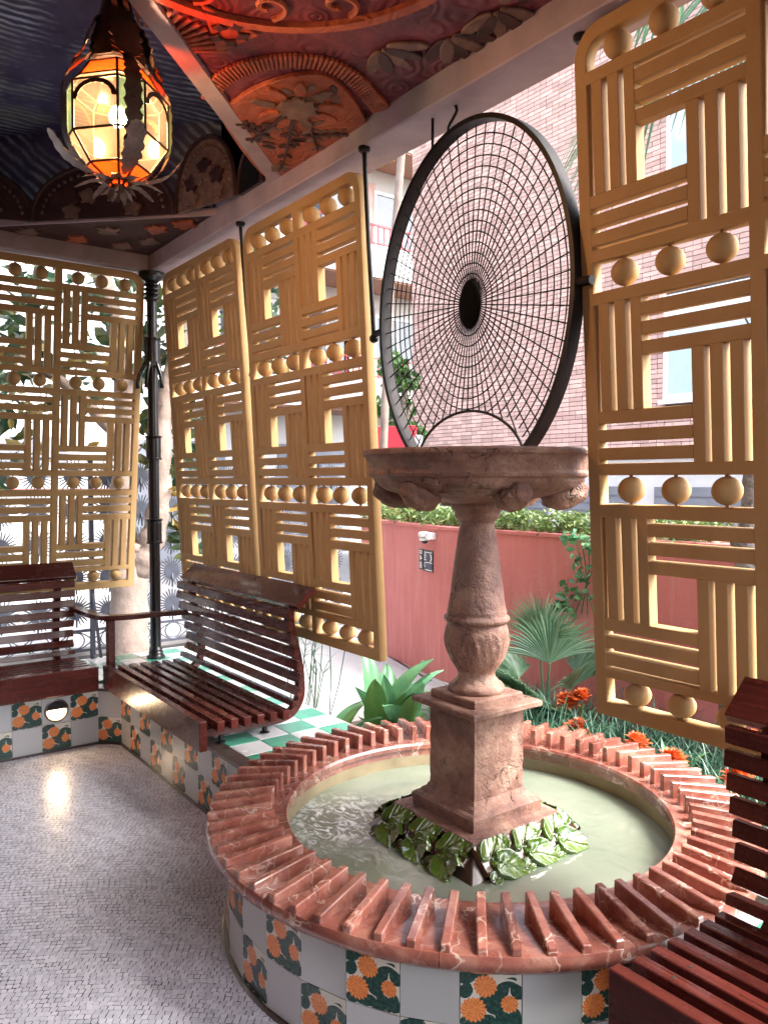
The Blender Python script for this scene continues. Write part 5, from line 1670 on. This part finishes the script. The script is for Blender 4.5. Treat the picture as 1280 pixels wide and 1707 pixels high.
def window(parent, x0, x1, z0, z1, y, glass='window_glass', sash=2, rz=0.0):
    t = 0.07
    w = MB()
    w.box((x0, y, z0), (x1, y + 0.05, z0 + t)); w.box((x0, y, z1 - t), (x1, y + 0.05, z1))
    w.box((x0, y, z0 + t), (x0 + t, y + 0.05, z1 - t)); w.box((x1 - t, y, z0 + t), (x1, y + 0.05, z1 - t))
    for k in range(1, sash):
        xc = x0 + (x1 - x0) * k / sash
        w.box((xc - 0.035, y, z0 + t), (xc + 0.035, y + 0.05, z1 - t))
    f = w.build('window', M['white_frame'], parent)
    p = MB(); p.box((x0 + t - .005, y + 0.02, z0 + t - .005), (x1 - t + .005, y + 0.03, z1 - t + .005)); p.build('pane', M[glass], f)
    return f
for (a, b, c, d) in wins:
    # window stands in the opening: cut the mortar core there with a recess box
    window(bb, a + 0.01, b - 0.01, c + 0.06, d - 0.25, -0.06)
    s = MB(); s.box((a - 0.05, -0.09, c - 0.0), (b + 0.05, 0.019, c + 0.055)); s.build('sill', M['white_frame'], bb)
    s = MB(); s.box((a, -0.055, d - 0.248), (b, 0.019, d - 0.002)); s.build('roller_box', M['white_frame'], bb)
g = MB(); g.box((WX0 - 0.05, -0.10, 1.93), (WX1 + 3, 0.5, 2.0)); g.build('string_course', M['white'], bb)
g = MB(); g.box((WX0, 0.05, -0.06), (WX1 + 3, 0.5, 1.93)); g.build('ground_floor_wall', M['white'], bb)
for k in range(5):
    x0 = WX0 + 0.5 + k * 1.7
    sh = MB(); sh.box((x0, 0.0, 0.2), (x0 + 1.35, 0.049, 1.45)); s_ = sh.build('shutter', M['shutter'], bb)
    for j in range(10):
        q = MB(); q.box((x0 + .02, -0.018, 0.24 + j * 0.12), (x0 + 1.33, -0.0005, 0.24 + j * 0.12 + 0.085)); q.build('slat', M['shutter'], s_)
# pier and recessed bay at the right of the facade
pr = MB(); pr.box((WX1 + 0.001, 0.6, 2.0), (WX1 + 3.0, 1.0, 11.0)); pr.build('bay_wall', M['white'], bb)

# ================================================================== BALCONY BUILDING
XB = -9.3
ab = thing('balcony_building', 'white apartment building with stacked balconies and red railings, across the street', 'building', (XB, 0, 0))
g = MB(); g.box((-4, -14, -0.06), (0, 22, 14)); g.build('wall', M['white'], ab)
for k, z in enumerate((3.0, 5.75, 8.5, 11.25)):
    for (ya, yb) in ((4.2, 10.4), (-6.5, -0.4)):
        g = MB(); g.box((0.001, ya, z), (1.15, yb, z + 0.18)); b_ = g.build('balcony', M['white'], ab)
        g = MB(); g.box((1.03, ya, z + 0.181), (1.149, yb, z + 0.66)); g.build('parapet', M['white'], b_)
        g = MB(); g.box((0.02, ya + .02, z - 0.04), (1.13, yb - .02, z - 0.001)); g.build('soffit', M['soffit'], b_)
        rl = MB(); rl.box((1.07, ya, z + 1.06), (1.11, yb, z + 1.10)); rl.box((1.07, ya, z + 0.70), (1.11, yb, z + 0.73)); 
        n_ = int((yb - ya) / 0.16)
        for i in range(n_): rl.box((1.08, ya + i * 0.16, z + 0.661), (1.10, ya + i * 0.16 + 0.035, z + 1.06))
        rl.build('railing', M['rail_red'], b_)
    for yc in (5.4, 7.3, 9.2, -5.2, -3.2, -1.4):
        w = MB(); f = None
        zz = z + 0.25
        w.box((0.001, yc - 0.65, zz), (0.06, yc + 0.65, zz + 0.07)); w.box((0.001, yc - 0.65, zz + 1.93), (0.06, yc + 0.65, zz + 2.0))
        w.box((0.001, yc - 0.65, zz + .07), (0.06, yc - 0.58, zz + 1.93)); w.box((0.001, yc + 0.58, zz + .07), (0.06, yc + 0.65, zz + 1.93)); w.box((0.001, yc - 0.03, zz + .07), (0.06, yc + 0.03, zz + 1.93))
        f = w.build('window', M['white_frame'], ab)
        p_ = MB(); p_.box((0.0015, yc - 0.579, zz + .071), (0.03, yc + 0.579, zz + 1.929)); p_.build('pane', M['dark_glass'], f)
    g = MB(); g.box((0.001, 7.75, z + 0.2), (0.03, 8.6, z + 2.4)); g.build('brick_infill', M['brick'], ab)
for yc in (-8, -5, -2, 1, 4, 7):
    g = MB(); g.box((0.001, yc - 0.9, 0.0), (0.05, yc + 0.9, 2.3)); g.build('shop_shutter', M['shutter'], ab)
# low white boundary wall over the street, with a red strip
lw = thing('street_wall', 'low white street wall with a dark red band, beyond the iron fence', 'wall', (-5.2, 0, 0))
g = MB(); g.box((-0.1, -9, -0.06), (0.1, 1.6, 1.72)); g.build('wall', M['white'], lw)
g = MB(); g.box((0.1005, -9, 1.36), (0.115, 1.6, 1.44)); g.build('band', M['rail_red'], lw)

# red signboard and leaning stem left of the grille
rb = thing('red_board', 'bright red board standing behind the garden wall, left of the bowl', 'board', (-1.90, 3.52, 0), (0, 0, R(25)))
g = MB(); g.box((-0.30, -0.03, 0.0), (0.26, 0.03, 2.16)); g.build('panel', M['bright_red'], rb, bevel=0.006)
g = MB(); g.box((0.2605, -0.035, 0.0), (0.33, 0.035, 2.05)); g.build('post', M['white'], rb, bevel=0.004)

# ================================================================== PLANTS
def crown_obj(name, pts, size, asp, mat, parent, seed, up=0.2, droop=0.0):
    V, F = leaf_cloud(pts, size, asp, up, seed, droop)
    return link(name, np_mesh(name, V, F, mat), parent)
def blob(c, r, n, rs, hollow=0.35):
    d = rs.normal(size=(n, 3)); d /= np.linalg.norm(d, axis=1)[:, None]
    rad = hollow + (1 - hollow) * rs.uniform(0, 1, n) ** 0.5
    return np.array(c) + d * np.array(r) * rad[:, None]
def limb(g, pts, r0, r1, seed=0, wob=0.12):
    L = ease(pts, 7); n = len(L)
    g.tube(L, [(r0 + (r1 - r0) * i / (n - 1)) * (1 + wob * math.sin(i * 1.7 + seed)) for i in range(n)], 12)
# street tree seen between the corner column and the screens
mt = thing('magnolia_tree', 'forked pale-barked tree with large glossy leaves outside the gallery corner', 'tree', (-1.2, 0.22, 0))
g = MB()
limb(g, [(0, 0, -0.1), (0.015, 0.0, 0.4), (0.0, 0.01, 0.9), (0.02, 0.02, 1.05)], 0.155, 0.150, 1, 0.05)
limb(g, [(0.0, 0.0, 0.75), (-0.03, -0.035, 1.1), (0.0, -0.01, 1.8), (0.02, -0.04, 2.6), (-0.1, -0.3, 3.6), (-0.3, -0.8, 4.6)], 0.125, 0.05, 2)
limb(g, [(0.05, 0.05, 0.80), (0.13, 0.17, 1.1), (0.16, 0.22, 1.5), (0.20, 0.26, 2.2), (0.30, 0.50, 3.2), (0.35, 0.9, 4.4)], 0.115, 0.05, 3)
limb(g, [(-0.02, -0.05, 1.9), (0.05, -0.5, 2.3), (-0.05, -1.0, 2.55), (0.0, -1.6, 2.7)], 0.055, 0.02, 4)
limb(g, [(0.20, 0.26, 2.2), (0.10, 0.9, 2.6), (0.2, 1.6, 2.9)], 0.05, 0.02, 5)
g.build('trunk', M['bark'], mt, smooth=True)
rs = np.random.RandomState(5)
P = []
for c, r, n in (((0.0, -0.6, 2.6), (0.5, 0.8, 0.6), 150), ((-0.1, -1.5, 2.5), (0.5, 0.8, 0.6), 110), ((0.1, 0.9, 2.9), (0.5, 0.8, 0.55), 220), ((0.0, -0.2, 3.6), (0.9, 1.6, 0.7), 330),
                ((-0.1, -1.1, 1.75), (0.35, 0.5, 0.35), 40), ((0.2, 0.45, 1.15), (0.12, 0.16, 0.28), 40), ((0.1, 0.35, 1.9), (0.2, 0.3, 0.45), 90), ((-0.2, -2.2, 2.2), (0.4, 0.5, 0.7), 70), ((0.0, 0.15, 2.55), (0.25, 0.3, 0.3), 70)):
    P.append(blob(c, r, n, rs))
crown_obj('crown', np.concatenate(P), 0.17, 0.42, M['leaf_magnolia'], mt, 8, 0.0, 0.25)
P = [blob((0.05, -1.0, 2.3), (0.5, 1.2, 0.7), 90, rs), blob((0.2, 0.35, 1.35), (0.1, 0.15, 0.2), 10, rs), blob((0.1, 1.2, 2.8), (0.4, 0.6, 0.4), 30, rs)]
crown_obj('yellow_leaves', np.concatenate(P), 0.15, 0.42, M['leaf_yellow'], mt, 9, 0.0, 0.3)
# more street trees behind the fence
def street_tree(label, x, y, h, r, seed, n=1100, mat='leaf_green'):
    t = thing('street_tree', label, 'tree', (x, y, 0), (0, 0, 0), 'trees along the street')
    g = MB(); limb(g, [(0, 0, -0.1), (0.05, 0, h * 0.3), (0, 0.06, h * 0.6), (0.05, 0.1, h * 0.85)], 0.11, 0.04, seed)
    for k in range(4):
        a = k * 1.7 + seed
        limb(g, [(0.02, 0.03, h * (0.45 + 0.08 * k)), (0.4 * r * math.cos(a), 0.4 * r * math.sin(a), h * (0.6 + 0.07 * k)), (0.75 * r * math.cos(a), 0.75 * r * math.sin(a), h * (0.7 + 0.06 * k))], 0.045, 0.012, k)
    g.build('trunk', M['bark'], t, smooth=True)
    rs = np.random.RandomState(seed)
    P = [blob((r * 0.55 * math.cos(k * 1.05) * rs.uniform(.5, 1.1), r * 0.55 * math.sin(k * 1.05) * rs.uniform(.5, 1.1), h * rs.uniform(0.55, 0.95)), (r * .5, r * .5, r * .42), n // 9, rs) for k in range(9)]
    crown_obj('crown', np.concatenate(P), 0.16, 0.45, M[mat], t, seed, 0.1, 0.1)
street_tree('green street tree seen through the upper left lattice screen', -3.6, -1.3, 4.2, 1.3, 21, 520, 'leaf_magnolia')
street_tree('green street tree with a low crown, between the far bench and the street', -3.2, -2.7, 3.6, 1.1, 22, 420)
street_tree('bushy green tree above the red board, left of the web grille', -3.42, 4.72, 3.35, 0.42, 23, 700)
# leaning pale stem beside the grille with a few brown leaves
ls = thing('slender_tree', 'slim leaning pale stem left of the web grille with a few yellowed leaves', 'tree', (-1.25, 2.8, 0))
g = MB(); limb(g, [(0, 0, -0.1), (0.08, 0, 1.5), (0.19, 0.0, 3.2), (0.28, 0, 3.9), (0.42, 0, 4.9), (0.52, 0, 5.8)], 0.042, 0.036, 2, 0.03)
g.build('trunk', M['bark'], ls, smooth=True)
rs = np.random.RandomState(31)
crown_obj('crown', np.concatenate([blob((0.5, 0.0, 6.2), (0.5, 0.5, 0.35), 120, rs), blob((0.17, -0.02, 4.78), (0.09, 0.09, 0.10), 12, rs)]), 0.15, 0.4, M['leaf_yellow'], ls, 31, -0.1, 0.4)
# hedge plants along the top of the wall
hedge_labels = ['leafy hedge shrub on the red wall, first from its left end', 'leafy hedge shrub on the red wall above the security camera', 'leafy hedge shrub on the red wall just left of the baluster',
                'leafy hedge shrub on the red wall just right of the baluster', 'leafy hedge shrub on the red wall over the fan palm', 'leafy hedge shrub on the red wall where the creeper hangs down',
                'leafy hedge shrub on the red wall behind the nearest lattice screen', 'leafy hedge shrub on the red wall beyond the palm trunk']
spots = [(-0.55, 2.37), (0.05, 2.26), (0.55, 2.17), (1.05, 2.16), (1.50, 2.18), (1.98, 2.22), (2.55, 2.26), (3.25, 2.3)]
for k, ((x, y), lb) in enumerate(zip(spots, hedge_labels)):
    t = thing('hedge_shrub', lb, 'shrub', (x, y, 1.19), (0, 0, 0), 'shrubs along the red wall')
    rs = np.random.RandomState(50 + k)
    hgt = 0.10 + 0.03 * rs.rand()
    P = np.concatenate([blob((-0.14, 0, 0.06), (0.20, 0.13, hgt), 330, rs, 0.2), blob((0.14, 0.0, 0.06), (0.20, 0.13, hgt * .9), 330, rs, 0.2), blob((0, -0.07, 0.04), (0.3, 0.09, 0.07), 180, rs, 0.2)])
    V1, F1 = leaf_cloud(P, 0.042, 0.42, 0.5, 60 + k)
    link('foliage', np_mesh('foliage', V1, F1, M['leaf_hedge']), t)
    g = MB()
    for i in range(10):
        a = rs.uniform(0, 6.28); g.tube([(rs.uniform(-.2, .2), rs.uniform(-.06, .06), -0.02), (rs.uniform(-.28, .28), rs.uniform(-.1, .1), 0.12)], 0.003, 4)
    g.build('stems', M['stem'], t)
cr = thing('creeper', 'green creeper trailing down the red wall beside the nearest lattice screen', 'creeper', (1.98, 2.06, 1.2))
rs = np.random.RandomState(77)
P = []
for k in range(46):
    t = rs.rand()
    P.append((0.02 + 0.10 * math.sin(t * 5) + 0.09 * rs.randn() * (1 - 0.5 * t), -0.05 - 0.03 * rs.rand(), -0.55 * t + 0.02))
V1, F1 = leaf_cloud(np.repeat(np.array(P), 4, 0) + rs.normal(0, 0.022, (184, 3)), 0.055, 0.6, 0.0, 78, 0.3)
link('foliage', np_mesh('foliage', V1, F1, M['leaf_aspid']), cr)
g = MB()
for k in range(4): g.tube([(0.05 * k - .05, -0.02, 0.0), (0.03 * k + 0.02, -0.03, -0.2), (0.12 - 0.05 * k, -0.03, -0.5)], 0.004, 5)
g.build('stems', M['stem'], cr)

# aspidistra clump behind the fountain
def sh(t):
    if t < 0.16: return 0.10 + 0.5 * t
    s_ = (t - 0.16) / 0.84
    return max(0.02, math.sin(PI * (0.10 + 0.90 * s_ ** 0.9)) ** 0.75)
def ribbed(g, base, az, el, length, width, droop, tw, n=16, m=9):
    p = Vector(base); st = length / n; vs = []
    for i in range(n + 1):
        t = i / n; e = el - droop * t * t * 1.6
        d = Vector((math.cos(e) * math.cos(az), math.cos(e) * math.sin(az), math.sin(e)))
        az2 = az + tw * t
        side = Vector((-math.sin(az2), math.cos(az2), 0)); up = side.cross(d) * -1
        w = width * sh(t)
        for j in range(m):
            q = j / (m - 1) - 0.5
            vs.append(p + side * (w * q) + up * (0.55 * w * q * q + (0.0022 if j % 2 else 0.0) * sh(t) + 0.006 * math.sin(7 * t + 9 * q + az)))
        p = p + d * st
    fs = [(i * m + j, i * m + j + 1, (i + 1) * m + j + 1, (i + 1) * m + j) for i in range(n) for j in range(m - 1)]
    g.add(vs, fs)
def leafy(name, label, loc, n, seed, lo, hi, w0, elo, ehi, dr0, odd):
    t = thing('aspidistra', label, 'plant', loc)
    rr = random.Random(seed)
    for k in range(n):
        az = rr.uniform(0, 2 * PI)
        g = MB(); ribbed(g, (rr.uniform(-.10, .10), rr.uniform(-.10, .10), 0), az, rr.uniform(elo, ehi), rr.uniform(lo, hi), w0 * rr.uniform(.7, 1.15), dr0 * rr.uniform(.3, 1.6), rr.uniform(-.9, .9))
        g.build('leaf', M['leaf_yellow'] if k in odd else (M['leaf_aspid'] if k % 4 else M['leaf_green']), t, smooth=True)
    return t
leafy('aspidistra', 'clump of broad pointed green leaves behind the fountain rim', (1.57, 0.86, -0.06), 19, 4, .46, .68, .135, 1.0, 1.5, 0.5, (5,))
leafy('aspidistra', 'low spreading green leaves in front of the taller clump, behind the fountain rim', (1.46, 0.50, -0.06), 9, 9, .34, .48, .115, 0.5, 1.1, 0.8, ())
# papyrus-like reeds beside the bench
pp = thing('papyrus', 'thin papyrus reeds with tufted heads beside the slatted bench', 'plant', (1.00, 0.62, -0.05))
rs = np.random.RandomState(91)
g = MB(); g2 = MB()
for k in range(15):
    a = rs.uniform(0, 6.28); r = rs.uniform(0, .16); h = rs.uniform(.35, .72)
    b = Vector((r * math.cos(a), r * math.sin(a), 0)); e = b + Vector((rs.uniform(-.12, .12), rs.uniform(-.12, .12), h))
    g.tube([b, (b + e) / 2 + Vector((.01, .01, 0)), e], 0.0035, 5)
    for j in range(9):
        g2.blade(e, rs.uniform(0, 6.28), rs.uniform(0.2, 1.2), rs.uniform(.10, .20), 0.006, 0.9, 4, 0.1)
g.build('stems', M['leaf_blue'], pp); g2.build('blades', M['leaf_blue'], pp)
# fan palm
fp_ = thing('fan_palm', 'low fan palm with a pleated round frond, in front of the red wall', 'palm', (1.98, 1.72, -0.06))
def fan(parent, base, az, el, stalk, r, seg=34, spread=2.35, mat='leaf_palm', droop=0.25, name='frond'):
    d = Vector((math.cos(el) * math.cos(az), math.cos(el) * math.sin(az), math.sin(el)))
    base = Vector(base); tip = base + d * stalk
    g = MB(); g.tube([base, (base + tip) / 2, tip], [0.008, 0.007, 0.006], 6)
    side = Vector((-math.sin(az), math.cos(az), 0)); up = side.cross(d) * -1
    for i in range(seg):
        t = spread * (i / (seg - 1) - 0.5) * 1.0
        dd = d * math.cos(t) + side * math.sin(t)
        L = r * (0.74 + 0.26 * math.cos(t * 0.8)) * (1 + 0.05 * math.sin(i * 2.7) + 0.04 * math.sin(i * 5.1))
        pv = []
        m = 5
        nrm = dd.cross(up).normalized()
        for k in range(m + 1):
            s_ = k / m
            c = tip + dd * (L * s_) - Vector((0, 0, 1)) * (droop * L * s_ ** 2.2) + up * (0.10 * L * math.sin(s_ * 1.5))
            w = L * 0.027 * (min(1, s_ * 2.6 + 0.1)) * (1 - s_ ** 2.2) + 0.0008
            pv += [c - nrm * w + up * w * 0.6, c, c + nrm * w + up * w * 0.6]
        fs = []
        for k in range(m):
            a = k * 3
            fs += [(a, a + 1, a + 4, a + 3), (a + 1, a + 2, a + 5, a + 4)]
        g.add(pv, fs)
    return g.build(name, M[mat], parent)
for (az, el, st, r) in ((-0.60, 1.30, .40, .44), (-1.5, 1.45, .50, .40), (0.1, 0.9, .30, .38), (-1.7, 0.8, .25, .36), (-2.4, 0.7, .28, .34), (1.2, 0.9, .35, .34), (-1.1, 0.55, .18, .30), (-2.9, .9, .30, .32)):
    fan(fp_, (0, 0, 0.12), az, el, st, r)
g = MB(); g.tube([(0, 0, -0.02), (0, 0, 0.16)], [0.05, 0.04], 8); g.build('trunk', M['palm_bark'], fp_)
# tall palm right
tp = thing('palm_tree', 'tall palm with a grey fibrous trunk behind the nearest lattice screen', 'palm', (3.10, 1.80, -0.06))
g = MB(); L = ease([(0, 0, 0), (0.03, 0.03, 0.6), (0.10, 0.08, 1.6), (0.16, 0.14, 2.8), (0.20, 0.2, 4.1)], 10)
g.tube(L, [0.055 * (1 + 0.10 * math.sin(i * 2.3)) for i in range(len(L))], 14); g.build('trunk', M['palm_bark'], tp, smooth=True)
rs = np.random.RandomState(14)
for k in range(60):
    z = 0.3 + 3.7 * k / 60; a = k * 2.4
    c = (0.20 * (z / 4.1) * 0.95 + 0.0, 0.2 * (z / 4.1) * 0.95, z)
    g = MB(); g.blade((c[0] + 0.045 * math.cos(a), c[1] + 0.045 * math.sin(a), z), a, 1.15, 0.13, 0.05, 0.2, 3, 0.1)
    g.build('leaf_base', M['palm_bark'], tp)
for k, (az, el, st, r) in enumerate(((-2.2, 0.25, 0.45, 0.6), (-1.6, 0.35, .6, .75), (-0.8, 0.1, .6, .7), (-2.9, 0.5, .65, .75), (2.6, 0.2, .6, .7), (-2.0, 0.9, .5, .7), (0.3, .4, .6, .7), (1.4, .3, .6, .7), (-1.2, -0.35, .5, .7), (-2.6, -.4, .55, .7))):
    fan(tp, (0.20, 0.2, 4.05), az, el, st, r, 30, 2.3, 'leaf_palm', 0.75)
# clivias
def flower_head(parent, c, seed):
    rr = random.Random(seed)
    g = MB()
    for k in range(16):
        a = rr.uniform(0, 6.28); e = rr.uniform(0.1, 1.4)
        o = Vector(c) + Vector((math.cos(a) * math.cos(e), math.sin(a) * math.cos(e), math.sin(e))) * 0.042
        for j in range(5):
            aa = a + 1.26 * j
            g.blade(o, aa, e * .9 + 0.15, 0.060, 0.026, 0.8, 3, 0.15)
    return g.build('flower', M['petal'], parent)
clv = [((2.28, 1.66), 'clivia with two orange flower heads left of the nearest screen, by the fan palm', [(0.0, 0.05, .30), (-0.10, 0.02, .26)]),
       ((2.38, 1.48), 'clivia with a small orange bloom low beside the screen edge', [(0.05, 0.0, .20)]),
       ((2.83, 1.42), 'clivia with a flat orange flower cluster just under the screen bottom rail', [(0.02, 0.0, .24)]),
       ((3.10, 1.36), 'clivia with a large orange-red flower head right of the blue-green grass', [(0.02, -0.03, .25), (0.05, -0.10, .20)]),
       ((3.42, 1.38), 'clivia with orange flowers showing behind the nearest bench back', [(0.0, 0.0, .25)]),
       ((3.45, 1.62), 'clivia with a red-orange flower showing through the screen bottom corner', [(-0.1, 0.0, .34)])]
for k, ((x, y), lb, heads) in enumerate(clv):
    t = thing('clivia', lb, 'flower', (x, y, -0.06), (0, 0, 0), 'clivias flowering behind the fountain')
    rr = random.Random(100 + k)
    for i in range(13):
        az = rr.uniform(0, 6.28)
        g = MB(); g.blade((0.02 * math.cos(az), 0.02 * math.sin(az), 0), az, rr.uniform(0.75, 1.3), rr.uniform(.26, .40), 0.042, rr.uniform(.5, 1.0), 7, 0.2, 0, lambda t: max(.06, (1 - t ** 4) * (0.7 + 0.3 * math.sin(PI * t))))
        g.build('leaf', M['leaf_aspid'] if i % 3 else M['leaf_green'], t, smooth=True)
    for i, h in enumerate(heads):
        g = MB(); g.tube([(0, 0, 0), (h[0] * .6, h[1] * .6, h[2] * .6), h], 0.008, 6); g.build('stalk', M['stem'], t)
        flower_head(t, h, k * 10 + i)
# blue-green grass
gr = MB(); rs = np.random.RandomState(66)
for k in range(900):
    if k < 620: x, y = rs.uniform(2.2, 4.0), rs.uniform(1.0, 1.98)
    else: x, y = rs.uniform(1.55, 2.25), rs.uniform(1.2, 1.85)
    cx = rs.uniform(-.03, .03)
    for j in range(5):
        gr.blade((x + rs.uniform(-.03, .03), y + rs.uniform(-.03, .03), -0.06), rs.uniform(0, 6.28), rs.uniform(.7, 1.45), rs.uniform(.24, .46), 0.010, rs.uniform(.5, 1.2), 5, 0.15)
tag(gr.build('grass', M['leaf_blue'], smooth=True), 'blue-green tufted grass carpeting the bed behind the fountain', 'grass', kind='stuff')
gc = MB()
P = []
for k in range(900): P.append((rs.uniform(0.95, 4.2), rs.uniform(0.6, 2.0), rs.uniform(-0.05, 0.05)))
V1, F1 = leaf_cloud([p for p in P if math.hypot(p[0] - FC[0], p[1] - FC[1]) > 1.0 and p[0] > 1.2 + 0.0 * p[1]], 0.06, 0.5, 0.5, 67)
tag(link('ground_cover', np_mesh('ground_cover', V1, F1, M['leaf_green'])), 'low leafy ground cover between the fountain and the red wall', 'ground cover', kind='stuff')
